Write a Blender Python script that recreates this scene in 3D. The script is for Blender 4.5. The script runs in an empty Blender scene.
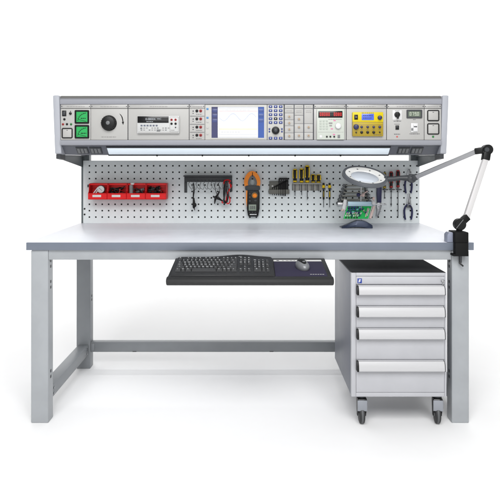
import bpy, bmesh, math, random
from mathutils import Matrix, Vector
random.seed(7)
sc = bpy.context.scene
COL = sc.collection
R = math.radians

# ------------------------------------------------------------------ camera model (metres; bench front edge is y = 0)
F, CX, CY, D, ZC = 587.0, 250.0, 161.6, 2.36, 1.055
def X(px, y): return (px - CX) / F * (D + y)
def Z(py, y): return ZC - (py - CY) / F * (D + y)
def S(n, y): return n / F * (D + y)

# ------------------------------------------------------------------ materials
def lin(c):
    return tuple(((v / 255) / 12.92 if v / 255 <= 0.04045 else ((v / 255 + 0.055) / 1.055) ** 2.4) for v in c)
MATS = {}
def mat(name, rgb, rough=0.5, metal=0.0, var=0.05, scale=14.0, bump=0.0, bscale=300.0, emit=0.0, coat=0.0, trans=0.0, spec=0.5, stretch=None, k=0.72):
    if name in MATS: return MATS[name]
    m = bpy.data.materials.new(name); m.use_nodes = True
    nt = m.node_tree; b = nt.nodes['Principled BSDF']
    c = tuple(v * k for v in lin(rgb))
    tc = nt.nodes.new('ShaderNodeTexCoord')
    mp = nt.nodes.new('ShaderNodeMapping'); nt.links.new(tc.outputs['Object'], mp.inputs['Vector'])
    if stretch: mp.inputs['Scale'].default_value = stretch
    nz = nt.nodes.new('ShaderNodeTexNoise'); nz.inputs['Scale'].default_value = scale; nz.inputs['Detail'].default_value = 5
    nt.links.new(mp.outputs['Vector'], nz.inputs['Vector'])
    mr = nt.nodes.new('ShaderNodeMapRange'); mr.inputs['From Min'].default_value = 0.3; mr.inputs['From Max'].default_value = 0.7
    mr.inputs['To Min'].default_value = 1 - var; mr.inputs['To Max'].default_value = 1 + var
    nt.links.new(nz.outputs['Fac'], mr.inputs['Value'])
    mx = nt.nodes.new('ShaderNodeVectorMath'); mx.operation = 'SCALE'; mx.inputs[0].default_value = c
    nt.links.new(mr.outputs['Result'], mx.inputs['Scale'])
    nt.links.new(mx.outputs['Vector'], b.inputs['Base Color'])
    rr = nt.nodes.new('ShaderNodeMapRange'); rr.inputs['To Min'].default_value = max(0.02, rough - (0.14 if name == 'laminate' else 0.06)); rr.inputs['To Max'].default_value = min(1, rough + 0.06)
    nt.links.new(nz.outputs['Fac'], rr.inputs['Value']); nt.links.new(rr.outputs['Result'], b.inputs['Roughness'])
    b.inputs['Metallic'].default_value = metal
    b.inputs['Specular IOR Level'].default_value = spec
    b.inputs['Coat Weight'].default_value = coat
    b.inputs['Transmission Weight'].default_value = trans
    if bump:
        n2 = nt.nodes.new('ShaderNodeTexNoise'); n2.inputs['Scale'].default_value = bscale; n2.inputs['Detail'].default_value = 3
        nt.links.new(mp.outputs['Vector'], n2.inputs['Vector'])
        bp = nt.nodes.new('ShaderNodeBump'); bp.inputs['Strength'].default_value = bump; bp.inputs['Distance'].default_value = 0.001
        nt.links.new(n2.outputs['Fac'], bp.inputs['Height']); nt.links.new(bp.outputs['Normal'], b.inputs['Normal'])
    if emit:
        b.inputs['Emission Color'].default_value = (*c, 1); b.inputs['Emission Strength'].default_value = emit
    MATS[name] = m
    return m

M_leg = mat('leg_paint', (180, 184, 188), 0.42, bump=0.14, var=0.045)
M_leg_shaded = mat('leg_paint_shaded', (148, 152, 156), 0.45, bump=0.14, var=0.045)  # darker copy of the leg paint, shade under the table put into its colour
M_top = mat('laminate', (219, 222, 229), 0.40, bump=0.05, var=0.03, spec=0.4, k=1.0)
M_edge = mat('edge_band', (126, 134, 148), 0.35, var=0.03)
M_peg = mat('pegboard_paint', (216, 222, 223), 0.5, bump=0.12, var=0.03, k=0.95)
M_hous = mat('console_alu', (162, 164, 172), 0.4, metal=0.15, var=0.02, stretch=(0.4, 4, 12))
M_houd = mat('console_rim', (108, 107, 105), 0.45, var=0.04)
M_rec = mat('recess_grey', (96, 98, 104), 0.6)
M_cap = mat('end_cap', (190, 193, 201), 0.4, bump=0.06, var=0.02)
M_pan = mat('panel_grey', (195, 194, 191), 0.5, bump=0.08, var=0.02)
M_hdr = mat('header_strip', (190, 189, 187), 0.4, metal=0.1, var=0.03)
M_bez = mat('bezel_white', (210, 209, 204), 0.5, var=0.02)
M_ink = mat('print_ink', (92, 92, 96), 0.7)
M_inkl = mat('faint_ink', (160, 158, 156), 0.7)
M_blk = mat('black_plastic', (17, 18, 19), 0.42, bump=0.1, spec=0.3)
M_blk2 = mat('matt_black', (8, 9, 10), 0.7, spec=0.25)
M_dkg = mat('dark_grey_plastic', (58, 61, 65), 0.5, bump=0.1)
M_mid = mat('grey_plastic', (122, 124, 126), 0.5)
M_red = mat('red_plastic', (214, 16, 22), 0.4, bump=0.06, k=1.0, spec=0.3)
M_redj = mat('red_jack', (170, 22, 24), 0.4)
M_grn = mat('meter_green', (8, 176, 84), 0.45)
M_grnl = mat('green_lamp', (20, 130, 55), 0.3)
M_wht = mat('white_plastic', (236, 236, 236), 0.45, var=0.02)
M_paper = mat('paper_white', (240, 240, 238), 0.8, var=0.02)
M_steel = mat('steel', (176, 178, 182), 0.28, metal=0.9, var=0.08)
M_chrome = mat('bright_steel', (205, 206, 208), 0.2, metal=0.9, var=0.05)
M_dsteel = mat('dark_steel', (86, 88, 92), 0.4, metal=0.6)
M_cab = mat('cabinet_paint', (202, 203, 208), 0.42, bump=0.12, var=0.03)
M_cabs = mat('cabinet_side_shaded', (112, 116, 128), 0.4, bump=0.1, var=0.05)  # cabinet side, with the shadow below the tabletop put into its grey
M_mat = mat('rubber_mat', (34, 34, 37), 0.6, bump=0.5, bscale=700)
M_alu = mat('handle_alu', (214, 214, 216), 0.34, metal=0.0, var=0.02, stretch=(0.3, 8, 8))
M_rub = mat('tyre_rubber', (40, 41, 43), 0.6, bump=0.3)
M_fork = mat('zinc_fork', (166, 170, 178), 0.4, metal=0.3)
M_blue = mat('key_blue', (38, 62, 138), 0.45)
M_navy = mat('navy_grip', (30, 34, 84), 0.42, bump=0.1)
M_pad = mat('navy_pad', (44, 39, 68), 0.8, bump=0.4, bscale=900)
M_yel = mat('tester_yellow', (236, 212, 10), 0.42, bump=0.05, spec=0.3)
M_yeld = mat('tester_olive_yellow', (176, 150, 22), 0.45)
M_yelt = mat('tool_yellow', (246, 205, 20), 0.4, k=1.0, spec=0.3)
M_org = mat('tool_orange', (248, 142, 36), 0.45, bump=0.08, k=1.0, spec=0.3)
M_lcd = mat('lcd_grey', (142, 156, 140), 0.25)
M_lcdb = mat('lcd_blue', (84, 112, 226), 0.25, emit=0.15)
M_scr = mat('screen_white', (244, 246, 248), 0.2, emit=0.2)
M_scrb = mat('screen_beige', (244, 242, 228), 0.2, emit=0.2)
M_scrg = mat('screen_bar_grey', (206, 208, 212), 0.2, emit=0.3)
M_scrl = mat('screen_line_blue', (176, 186, 222), 0.3, emit=0.3)
M_scry = mat('screen_line_yellow', (238, 218, 150), 0.3, emit=0.3)
M_scrr = mat('screen_line_red', (226, 150, 150), 0.3, emit=0.3)
M_scn = mat('screen_side_navy', (42, 46, 96), 0.25, emit=0.2)
M_scn2 = mat('screen_side_blue', (36, 78, 158), 0.25, emit=0.2)
M_led = mat('red_digits', (196, 22, 26), 0.4, emit=0.9)
M_disp = mat('display_black', (10, 10, 12), 0.2)
M_psu = mat('supply_pale', (214, 220, 210), 0.45, var=0.02)
M_pink = mat('pink_mark', (232, 130, 176), 0.5)
M_brass = mat('beige_socket', (206, 176, 142), 0.4, metal=0.2)
M_key = mat('key_plastic', (60, 61, 63), 0.5)
M_kb = mat('keyboard_plastic', (38, 39, 41), 0.42, bump=0.15)
M_leg_ink = mat('key_legend', (226, 228, 230), 0.6, k=1.0)
M_tray = mat('tray_black', (34, 35, 36), 0.55, bump=0.3, bscale=500)
M_mouse = mat('mouse_silver', (140, 142, 146), 0.3, metal=0.2)
M_rim = mat('lamp_rim', (98, 102, 108), 0.42, bump=0.05)
M_lampw = mat('lamp_white', (236, 236, 233), 0.35, var=0.02, k=0.95)
M_lens = mat('lens', (236, 242, 250), 0.08, coat=1.0, trans=0.35, var=0.0, k=1.0)
M_armg = mat('arm_grey', (178, 179, 182), 0.35, metal=0.3, var=0.03)
M_armw = mat('arm_white', (226, 224, 224), 0.35, var=0.02)
M_diff = mat('lamp_diffuser', (220, 230, 238), 0.35, var=0.015, emit=0.2, k=1.0)
M_pcb = mat('pcb_green', (28, 178, 84), 0.35, var=0.12, scale=120, k=1.0)
M_chip = mat('chip_navy', (52, 62, 112), 0.4)
M_bar = mat('blue_steel_bar', (186, 216, 230), 0.25, metal=0.1, k=0.9)
M_skin = mat('pink_clip', (232, 204, 196), 0.4)
M_base = mat('stand_base', (58, 68, 92), 0.35, metal=0.3)
M_wire = mat('clear_hook', (168, 172, 174), 0.25, trans=0.3)
M_holder = mat('tool_holder', (196, 194, 186), 0.4, trans=0.35, k=0.9)
M_gry = mat('hexkey_holder', (116, 116, 108), 0.55)
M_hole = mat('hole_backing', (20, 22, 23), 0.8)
M_wrench = mat('wrench_steel', (132, 132, 126), 0.35, metal=0.55, var=0.1)
M_tread = mat('wheel_tread', (96, 98, 100), 0.6)
M_floor = mat('studio_floor', (244, 244, 244), 0.6, var=0.004, spec=0.2, k=1.0)
M_brk = mat('bracket_paint', (108, 116, 119), 0.45, bump=0.1)

# ------------------------------------------------------------------ mesh builder
class MB:
    def __init__(self):
        self.bm = bmesh.new(); self.M = Matrix.Identity(4)
    def _fin(self, verts, mi, M=None):
        T = self.M @ M if M is not None else self.M
        fs = set()
        for v in verts:
            v.co = T @ v.co
            fs.update(v.link_faces)
        for f in fs: f.material_index = mi
        if T.determinant() < 0: bmesh.ops.reverse_faces(self.bm, faces=list(fs))
    def box(self, x0, x1, y0, y1, z0, z1, bev=0.0, mi=0, seg=2, M=None):
        if x0 > x1: x0, x1 = x1, x0
        if y0 > y1: y0, y1 = y1, y0
        if z0 > z1: z0, z1 = z1, z0
        vs = bmesh.ops.create_cube(self.bm, size=1)['verts']
        for v in vs:
            v.co = Vector(((x0 + x1) / 2 + v.co.x * (x1 - x0), (y0 + y1) / 2 + v.co.y * (y1 - y0), (z0 + z1) / 2 + v.co.z * (z1 - z0)))
        if bev > 0:
            bev = min(bev, 0.45 * min(x1 - x0, y1 - y0, z1 - z0))
            es = list({e for v in vs for e in v.link_edges})
            r = bmesh.ops.bevel(self.bm, geom=es, offset=bev, segments=seg, profile=0.5, affect='EDGES')
            vs = list({v for f in r['faces'] for v in f.verts} | {v for v in vs if v.is_valid})
        self._fin(vs, mi, M); return self
    def poly(self, pts, a0, a1, axis='y', mi=0, M=None, bev=0.0):
        """prism: 2-D outline pts extruded along axis from a0 to a1 (x: pts=(y,z); y: pts=(x,z); z: pts=(x,y))"""
        def mk(p, a):
            return {'x': (a, p[0], p[1]), 'y': (p[0], a, p[1]), 'z': (p[0], p[1], a)}[axis]
        A = [self.bm.verts.new(mk(p, a0)) for p in pts]; B = [self.bm.verts.new(mk(p, a1)) for p in pts]
        fs = [self.bm.faces.new(A), self.bm.faces.new(B[::-1])]
        n = len(pts)
        for i in range(n): fs.append(self.bm.faces.new((A[i], B[i], B[(i + 1) % n], A[(i + 1) % n])))
        bmesh.ops.recalc_face_normals(self.bm, faces=fs)
        vs = A + B
        if bev > 0:
            es = [e for e in fs[0].edges] + [e for e in fs[1].edges]
            r = bmesh.ops.bevel(self.bm, geom=es, offset=bev, segments=2, profile=0.5, affect='EDGES')
            vs = list({v for f in r['faces'] for v in f.verts} | {v for v in vs if v.is_valid})
            vs = list({v for v0 in vs for f in v0.link_faces for v in f.verts})
        self._fin(vs, mi, M); return self
    def ring(self, outer, inner, a0, a1, axis='y', mi=0, M=None, closed=True):
        def mk(p, a):
            return {'x': (a, p[0], p[1]), 'y': (p[0], a, p[1]), 'z': (p[0], p[1], a)}[axis]
        L = [[self.bm.verts.new(mk(p, a)) for p in q] for q, a in ((outer, a0), (outer, a1), (inner, a1), (inner, a0))]
        n = len(outer); fs = []
        for i in range(n if closed else n - 1):
            j = (i + 1) % n
            for k in range(4):
                fs.append(self.bm.faces.new((L[k][i], L[k][j], L[(k + 1) % 4][j], L[(k + 1) % 4][i])))
        if not closed:
            for i in (0, n - 1): fs.append(self.bm.faces.new([L[k][i] for k in range(4)]))
        bmesh.ops.recalc_face_normals(self.bm, faces=fs)
        self._fin([v for q in L for v in q], mi, M); return self
    def cyl(self, p0, p1, r0, r1=None, seg=24, mi=0, M=None):
        p0, p1 = Vector(p0), Vector(p1); r1 = r0 if r1 is None else r1
        return self.lathe([(r0, 0), (r1, (p1 - p0).length)], p0, p1 - p0, seg, mi, M)
    def lathe(self, prof, origin, axis=(0, 0, 1), seg=24, mi=0, M=None):
        """profile of (radius, distance along axis), ends closed"""
        q = Vector(axis).normalized().to_track_quat('Z', 'Y').to_matrix().to_4x4()
        T = Matrix.Translation(Vector(origin)) @ q
        rings = []
        for r, h in prof:
            rings.append([self.bm.verts.new(T @ Vector((max(r, 1e-5) * math.cos(2 * math.pi * i / seg), max(r, 1e-5) * math.sin(2 * math.pi * i / seg), h))) for i in range(seg)])
        fs = []
        for a, b in zip(rings, rings[1:]):
            for i in range(seg): fs.append(self.bm.faces.new((a[i], a[(i + 1) % seg], b[(i + 1) % seg], b[i])))
        fs.append(self.bm.faces.new(rings[0][::-1])); fs.append(self.bm.faces.new(rings[-1]))
        self._fin([v for r in rings for v in r], mi, M); return self
    def tube(self, pts, r, seg=8, mi=0, M=None, smooth=True, sub=5):
        P = [Vector(p) for p in pts]
        rad = list(r) if isinstance(r, (list, tuple)) else [r] * len(P)
        if smooth and len(P) > 2:
            Q, RR = [], []
            for i in range(len(P) - 1):
                a, b, c, d = P[max(i - 1, 0)], P[i], P[i + 1], P[min(i + 2, len(P) - 1)]
                for k in range(sub):
                    t = k / sub
                    Q.append(0.5 * ((2 * b) + (c - a) * t + (2 * a - 5 * b + 4 * c - d) * t * t + (3 * b - a - 3 * c + d) * t ** 3))
                    RR.append(rad[i] * (1 - t) + rad[i + 1] * t)
            Q.append(P[-1]); RR.append(rad[-1]); P, rad = Q, RR
        rings = []; up = None
        for i, p in enumerate(P):
            t = (P[min(i + 1, len(P) - 1)] - P[max(i - 1, 0)]).normalized()
            if up is None: up = t.orthogonal().normalized()
            up = (up - t * up.dot(t))
            up = up.normalized() if up.length > 1e-6 else t.orthogonal().normalized()
            s = t.cross(up)
            rings.append([self.bm.verts.new(p + rad[i] * (up * math.cos(2 * math.pi * k / seg) + s * math.sin(2 * math.pi * k / seg))) for k in range(seg)])
        for a, b in zip(rings, rings[1:]):
            for i in range(seg): self.bm.faces.new((a[i], a[(i + 1) % seg], b[(i + 1) % seg], b[i]))
        self.bm.faces.new(rings[0][::-1]); self.bm.faces.new(rings[-1])
        self._fin([v for q in rings for v in q], mi, M); return self
    def bar(self, p0, p1, w, h, bev=0.0, mi=0, up=(0, 1, 0)):
        p0, p1 = Vector(p0), Vector(p1); z = (p1 - p0); L = z.length; z.normalize()
        y = Vector(up); y = (y - z * y.dot(z)).normalized(); x = y.cross(z)
        T = Matrix((x, y, z)).transposed().to_4x4(); T.translation = p0
        return self.box(-w / 2, w / 2, -h / 2, h / 2, 0, L, bev, mi, M=T)
    def ball(self, c, rx, ry=None, rz=None, seg=16, mi=0, M=None):
        vs = bmesh.ops.create_uvsphere(self.bm, u_segments=seg, v_segments=max(6, seg * 2 // 3), radius=1)['verts']
        ry = rx if ry is None else ry; rz = rx if rz is None else rz
        for v in vs: v.co = Vector(c) + Vector((v.co.x * rx, v.co.y * ry, v.co.z * rz))
        self._fin(vs, mi, M); return self
    def text(self, s, size, M, mi=0):
        vs0, fs0 = glyphs(s)
        vs = [self.bm.verts.new(Vector((x * size, y * size, 0))) for x, y in vs0]
        for f in fs0:
            try: self.bm.faces.new([vs[i] for i in f])
            except ValueError: pass
        self._fin(vs, mi, M); return self
    def build(self, name, mats, parent=None, sharp=35, origin=None):
        if not isinstance(mats, (list, tuple)): mats = [mats]
        me = bpy.data.meshes.new(name); self.bm.to_mesh(me); self.bm.free()
        for m in mats: me.materials.append(m)
        me.polygons.foreach_set('use_smooth', [True] * len(me.polygons))
        me.set_sharp_from_angle(angle=R(sharp))
        o = bpy.data.objects.new(name, me); COL.objects.link(o)
        if parent is not None:
            r = parent
            while r.parent: r = r.parent
            me.transform(Matrix.Translation(-r.location)); o.parent = parent
        else:
            xs = [v.co for v in me.vertices]
            c = Vector(((min(v.x for v in xs) + max(v.x for v in xs)) / 2, (min(v.y for v in xs) + max(v.y for v in xs)) / 2, min(v.z for v in xs)))
            me.transform(Matrix.Translation(-c)); o.location = c
        return o

GL = {}
def glyphs(s):
    if s not in GL:
        cu = bpy.data.curves.new('lettering', 'FONT'); cu.body = s; cu.size = 1; cu.resolution_u = 2
        cu.align_x = 'CENTER'; cu.align_y = 'CENTER'
        o = bpy.data.objects.new('lettering', cu); COL.objects.link(o)
        dg = bpy.context.evaluated_depsgraph_get(); me = bpy.data.meshes.new_from_object(o.evaluated_get(dg))
        GL[s] = ([(v.co.x, v.co.y) for v in me.vertices], [tuple(p.vertices) for p in me.polygons])
        bpy.data.objects.remove(o); bpy.data.curves.remove(cu); bpy.data.meshes.remove(me)
    return GL[s]

def tag(o, label, cat, group=None, kind=None):
    o['label'] = label; o['category'] = cat
    if group: o['group'] = group
    if kind: o['kind'] = kind
    return o
def thing(name, loc, label, cat, group=None):
    o = bpy.data.objects.new(name, None); o.empty_display_size = 0.05; COL.objects.link(o); o.location = loc
    return tag(o, label, cat, group)

# front-facing helpers: rectangles and rounds given in photo pixels on a plane y, f/b = how far (m) their front and back stand proud of it
class FP(MB):
    def __init__(self, y): super().__init__(); self.y = y
    def r(self, x0, y0, x1, y1, f, b=0.0, bev=0.0, mi=0):
        return self.box(X(x0, self.y), X(x1, self.y), self.y - f, self.y - b, Z(y1, self.y), Z(y0, self.y), bev, mi)
    def c(self, x, y, rad, f, b=0.0, rad2=None, mi=0, seg=24, bev=0.0):
        rr = S(rad, self.y); r2 = rr if rad2 is None else S(rad2, self.y)
        prof = [(rr, 0), (r2, f - b)]
        if bev: prof = [(rr, 0), (r2, f - b - bev), (r2 - bev * .35, f - b - bev * .3), (r2 - bev, f - b)]
        return self.lathe(prof, (X(x, self.y), self.y - b, Z(y, self.y)), (0, -1, 0), seg, mi)
    def p(self, pts, f, b=0.0, mi=0, bev=0.0):
        return self.poly([(X(x, self.y), Z(y, self.y)) for x, y in pts], self.y - f, self.y - b, 'y', mi, bev=bev)
    def frame(self, x0, y0, x1, y1, w, f, b=0.0, mi=0, rad=0.0, seg=5):
        def rr(a0, b0, a1, b1, r):
            o = []
            for cx, cy, s in ((a1 - r, b0 + r, -90), (a1 - r, b1 - r, 0), (a0 + r, b1 - r, 90), (a0 + r, b0 + r, 180)):
                for k in range(seg): 
                    t = R(s + 90 * k / (seg - 1)); o.append((X(cx + r * math.cos(t), self.y), Z(cy + r * math.sin(t), self.y)))
            return o
        return self.ring(rr(x0, y0, x1, y1, max(rad, .05)), rr(x0 + w, y0 + w, x1 - w, y1 - w, max(rad - w, .05)), self.y - f, self.y - b, 'y', mi)
    def line(self, pts, w, f, b=0.0, mi=0):
        for (x0, y0), (x1, y1) in zip(pts, pts[1:]):
            dx, dy = x1 - x0, y1 - y0; L = math.hypot(dx, dy) or 1; nx, ny = -dy / L * w / 2, dx / L * w / 2
            self.p([(x0 + nx, y0 + ny), (x1 + nx, y1 + ny), (x1 - nx, y1 - ny), (x0 - nx, y0 - ny)], f, b, mi)
        return self
    def t(self, s, x, y, h, f, mi=0, sx=1.0):
        T = Matrix(((1, 0, 0, X(x, self.y)), (0, 0, -1, self.y - f), (0, 1, 0, Z(y, self.y)), (0, 0, 0, 1)))
        return self.text(s, S(h, self.y) * 1.35, T @ Matrix.Diagonal((sx, 1, 1, 1)), mi)
    def dashes(self, x0, x1, y, h, f, mi=0, n=5):
        x = x0; wtot = x1 - x0; rnd = random.Random(int(x0 * 31 + y * 7))
        while x < x1 - .3:
            w = min(rnd.uniform(.7, 1.6) * wtot / n * .8, x1 - x); self.r(x, y - h / 2, x + w, y + h / 2, f, 0, 0, mi); x += w + wtot / n * .25
        return self

SEG7 = {'0': 'abcdef', '1': 'bc', '2': 'abged', '3': 'abgcd', '4': 'fgbc', '5': 'afgcd', '6': 'afgedc', '7': 'abc', '8': 'abcdefg', '9': 'abcdfg', '-': 'g'}
def seg7(m, s, x, y, w, h, gap, f, mi=0, lw=.45):
    for ch in s:
        if ch == '.': m.r(x - gap * .7, y + h - lw, x - gap * .7 + lw, y + h, f, f - .0004, 0, mi); continue
        for g in SEG7.get(ch, ''):
            q = {'a': (x, y, x + w, y + lw), 'd': (x, y + h - lw, x + w, y + h), 'g': (x, y + h / 2 - lw / 2, x + w, y + h / 2 + lw / 2),
                 'f': (x, y, x + lw, y + h / 2), 'b': (x + w - lw, y, x + w, y + h / 2), 'e': (x, y + h / 2, x + lw, y + h), 'c': (x + w - lw, y + h / 2, x + w, y + h)}[g]
            m.r(q[0], q[1], q[2], q[3], f + random.random() * .00004, f - .0004, 0, mi)
        x += w + gap

# ================================================================== setting: one seamless studio sheet
m = MB()
prof = [(-9, 0), (5, 0)] + [(5 + 2 * math.sin(R(a)), 2 - 2 * math.cos(R(a))) for a in range(9, 91, 9)] + [(7, 6)]
vs = [[m.bm.verts.new((x, y, z)) for y, z in prof] for x in (-16, 16)]
for i in range(len(prof) - 1): m.bm.faces.new((vs[0][i], vs[1][i], vs[1][i + 1], vs[0][i + 1]))
fl = m.build('floor', M_floor, sharp=60); fl['kind'] = 'structure'; fl['label'] = 'plain white seamless studio floor sweeping up behind the bench'

# ================================================================== workbench
bench = thing('workbench', (0, 0.37, 0), 'long light grey steel workbench with blue grey laminate top', 'workbench')
HW = 224 / F * D
TZ, TB = 0.730, 0.698
m = MB(); m.box(-HW, HW, 0.0025, 0.748, TB, TZ, 0.0012); m.build('tabletop', M_top, bench)
m = MB(); m.box(-HW, HW, 0, 0.0024, TB + .0006, TZ - .0004, 0.0016); m.build('edge_band', M_edge, bench)
LX0, LX1 = 0.884, 0.814
def leg(sx, y0, y1, slots, paint):
    m = MB()
    # folded C-section: web on the inner side, flanges front and back
    m.box(sx * LX0, sx * LX1, y0, y1, 0.0, TB - .001, 0.004, seg=3)
    xi = sx * (LX1 - .0004)
    for z in slots:
        m.box(xi - .0006, xi + .0006, (y0 + y1) / 2 - .006, (y0 + y1) / 2 + .006, z, z + .011, 0.0, 1)
    return m.build('leg', [paint, M_dkg], bench)
sl = [0.668, 0.645, 0.622, 0.560, 0.537, 0.195, 0.172]
for sx in (-1, 1):
    leg(sx, 0.008, 0.068, sl, M_leg); leg(sx, 0.629, 0.689, [0.56, 0.36, 0.34], M_leg_shaded)
m = MB(); m.box(-LX1 + .0004, LX1 - .0004, .0105, .042, Z(259.8, .0105), TB - .0008, .002); m.build('front_apron', M_leg, bench)
m = MB(); m.box(-LX1 + .0015, LX1 - .0015, .655, .685, .648, TB - .0008, .002); m.build('rear_apron', M_leg_shaded, bench)
for sx in (-1, 1):
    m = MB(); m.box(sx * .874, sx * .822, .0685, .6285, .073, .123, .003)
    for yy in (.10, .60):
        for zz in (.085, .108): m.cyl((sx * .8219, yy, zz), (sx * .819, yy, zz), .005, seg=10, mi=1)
    m.build('side_rail', [M_leg_shaded, M_steel], bench)
    m = MB(); m.box(sx * .874, sx * .822, .0685, .6285, .648, TB - .0008, .003); m.build('top_side_rail', M_leg_shaded, bench)
m = MB(); m.box(-.8125, .8125, .640, .644, .082, .1315, .001); m.box(-.8125, .8125, .6442, .678, .1285, .1318, .0005); m.box(-.8125, .8125, .6442, .678, .0818, .085, .0005)
for xx in (-.803, .803): m.box(xx - .009, xx + .009, .636, .6398, .09, .126, .001)
for xx in (-.6, .1): m.box(xx, xx + .02, .6388, .6398, .0825, .0865, 0, 1)
m.build('rear_beam', [M_leg_shaded, M_dkg], bench)
# uprights that carry pegboard and console
for sx in (-1, 1):
    m = MB(); m.box(sx * .893, sx * .850, .744, .786, .40, 1.30, .002)
    m.box(sx * .8935, sx * .8497, .7505, .758, 1.03, 1.058, 0, 1)
    m.build('upright', [M_brk, M_blk2], bench)
    m = MB()
    prof = [(.335, 1.0865), (.335, 1.072), (.742, 1.026), (.742, 1.0865)]
    m.poly(prof, sx * .884, sx * .887, 'x'); m.box(sx * .8835, sx * .862, .74, .743, 1.03, 1.085, .0005)
    m.box(sx * .8835, sx * .868, .345, .735, 1.0835, 1.0862, .0005)
    m.poly([(.3275, 1.0888), (.3275, 1.068), (.40, 1.0625), (.40, 1.0872)], sx * .8875, sx * .8685 , 'x', 1)
    m.build('bracket', [M_brk, M_dkg], bench)

# ================================================================== pegboard
YP = 0.735
peg = thing('pegboard', (0, YP, TZ), 'perforated light grey steel tool panel rising along the bench back', 'pegboard')
bx0, bx1 = X(83.2, YP), X(419.6, YP); bz0, bz1 = TZ + .0002, Z(160.6, YP)
cols = [X(89.4 + 6.42 * k, YP) for k in range(52) if 89.4 + 6.42 * k < 417]; rows = [Z(165.8 + 6.41 * k, YP) for k in range(9)]
h = .0040
xs = [bx0] + [v for c in cols for v in (c - h, c + h)] + [bx1]
zs = [bz0] + [v for c in rows[::-1] for v in (c - h, c + h)] + [bz1]
m = MB()
for yy, flip in ((YP, 0), (YP + .0015, 1)):
    V = [[m.bm.verts.new((x, yy, z)) for z in zs] for x in xs]
    for i in range(len(xs) - 1):
        for j in range(len(zs) - 1):
            if i % 2 == 1 and j % 2 == 1: continue
            q = [V[i][j], V[i + 1][j], V[i + 1][j + 1], V[i][j + 1]]
            m.bm.faces.new(q[::-1] if flip else q)
    if not flip: V0 = V
for i in range(1, len(xs) - 1, 2):
    for j in range(1, len(zs) - 1, 2):
        c = [(i, j), (i + 1, j), (i + 1, j + 1), (i, j + 1)]
        for k in range(4):
            a, b = c[k], c[(k + 1) % 4]; m.bm.faces.new((V0[b[0]][b[1]], V0[a[0]][a[1]], V[a[0]][a[1]], V[b[0]][b[1]]))
m.build('panel', M_peg, peg)
m = MB()
for x0, x1 in ((bx0 - .0005, bx0 + .0015), (bx1 - .0015, bx1 + .0005)): m.box(x0, x1, YP + .0016, YP + .0085, bz0, bz1, .0005)
m.box(bx0 + .002, bx1 - .002, YP + .0016, YP + .0085, bz1 - .0016, bz1 + .0003, .0004)
m.build('edge_flange', M_peg, peg)
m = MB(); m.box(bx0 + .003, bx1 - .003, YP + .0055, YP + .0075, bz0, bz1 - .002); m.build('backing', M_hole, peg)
for px, py in ((84.6, 208.8), (84.6, 214.4), (417.6, 214)):
    m = FP(YP); m.c(px, py, .9, .004, 0, .8); m.build('bolt', M_blk, peg)

# ================================================================== console housing
YC = 0.30
con = thing('instrument_console', (0, .5, 1.07), 'long silver grey overhead instrument housing spanning the whole bench', 'instrument console')
cx0, cx1 = X(60.3, YC), X(441.4, YC)
m = MB()
m.box(cx0, cx1, YC + .006, .72, 1.131, 1.3415, 0.001); m.build('housing', M_rec, con)
m = MB(); zt = Z(95.6, YC); z1 = Z(98.3, YC); z2 = Z(104.3, YC)
m.poly([(.3045, z1), (.3045, zt - .006), (.310, zt), (.72, zt), (.72, z1)], cx0, cx1, 'x', 1)
m.poly([(YC - .003, z2), (YC - .004, z2 + .002), (YC - .003, z1 - .0065), (.3045, z1 - .0002), (.34, z1 - .0002), (.34, 1.342), (.3058, 1.342), (.3058, z2)], cx0, cx1, 'x', 0)
m.build('top_rail', [M_hous, M_houd], con)
m = MB(); zb0, zb1 = Z(140.2, YC), Z(145.2, YC)
m.poly([(.3058, zb0), (YC - .003, zb0 - .0002), (YC - .004, zb0 - .004), (YC - .001, zb1 + .002), (YC + .002, zb1), (.33, zb1 - .002), (.33, 1.1305), (.3058, 1.1305)], cx0, cx1, 'x', 0)
m.build('bottom_rail', M_hous, con)
# chin: slopes down and back, carries the lamp and the cable ports
CA, CB = Vector((0, .3225, zb1 - .0025)), Vector((0, .372, 1.0885))
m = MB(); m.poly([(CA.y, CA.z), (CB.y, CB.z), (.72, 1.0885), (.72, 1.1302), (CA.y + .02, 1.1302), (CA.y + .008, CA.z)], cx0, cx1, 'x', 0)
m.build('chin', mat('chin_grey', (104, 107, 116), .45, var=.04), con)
cd = (CB - CA).normalized(); cn = Vector((0, cd.z, -cd.y))
if cn.y > 0: cn = -cn
ct = lambda v: CA + cd * v
def chin_mat(x):
    T = Matrix((Vector((1, 0, 0)), cd, cn)).transposed().to_4x4(); T.translation = Vector((x, CA.y, CA.z)); return T
CL = (CB - CA).length
ya = .33
m = MB(); m.box(X(107, ya), X(390, ya), .010, CL - .006, -.002, .006, .002, M=chin_mat(0)); m.build('lamp_diffuser', M_diff, con)
m = MB()
m.box(X(106.4, ya), X(390.6, ya), CL - .0055, CL + .001, -.002, .009, .001, M=chin_mat(0)); m.box(X(106.4, ya), X(390.6, ya), .003, .0095, -.002, .006, .001, M=chin_mat(0))
for px in (155, 201, 248, 295, 341): m.box(X(px, ya), X(px + 1.5, ya), CL - .0065, CL + .0025, .001, .011, .0005, 1, M=chin_mat(0))
m.build('lamp_frame', [M_dkg, M_blk2], con)
for px in (81.5, 95, 404.5, 417.7):
    x = X(px, ya); w = S(6, ya)
    m = MB(); T = chin_mat(x)
    m.box(-w, w, .008, CL - .008, -.002, .003, .001, M=T)
    for k in (-1, 0, 1): m.box(k * w * .58 - w * .22, k * w * .58 + w * .22, .016, CL - .014, .0031, .0045, .0005, 1, M=T)
    m.build('cable_port', [M_dkg, M_mid], con)
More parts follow.
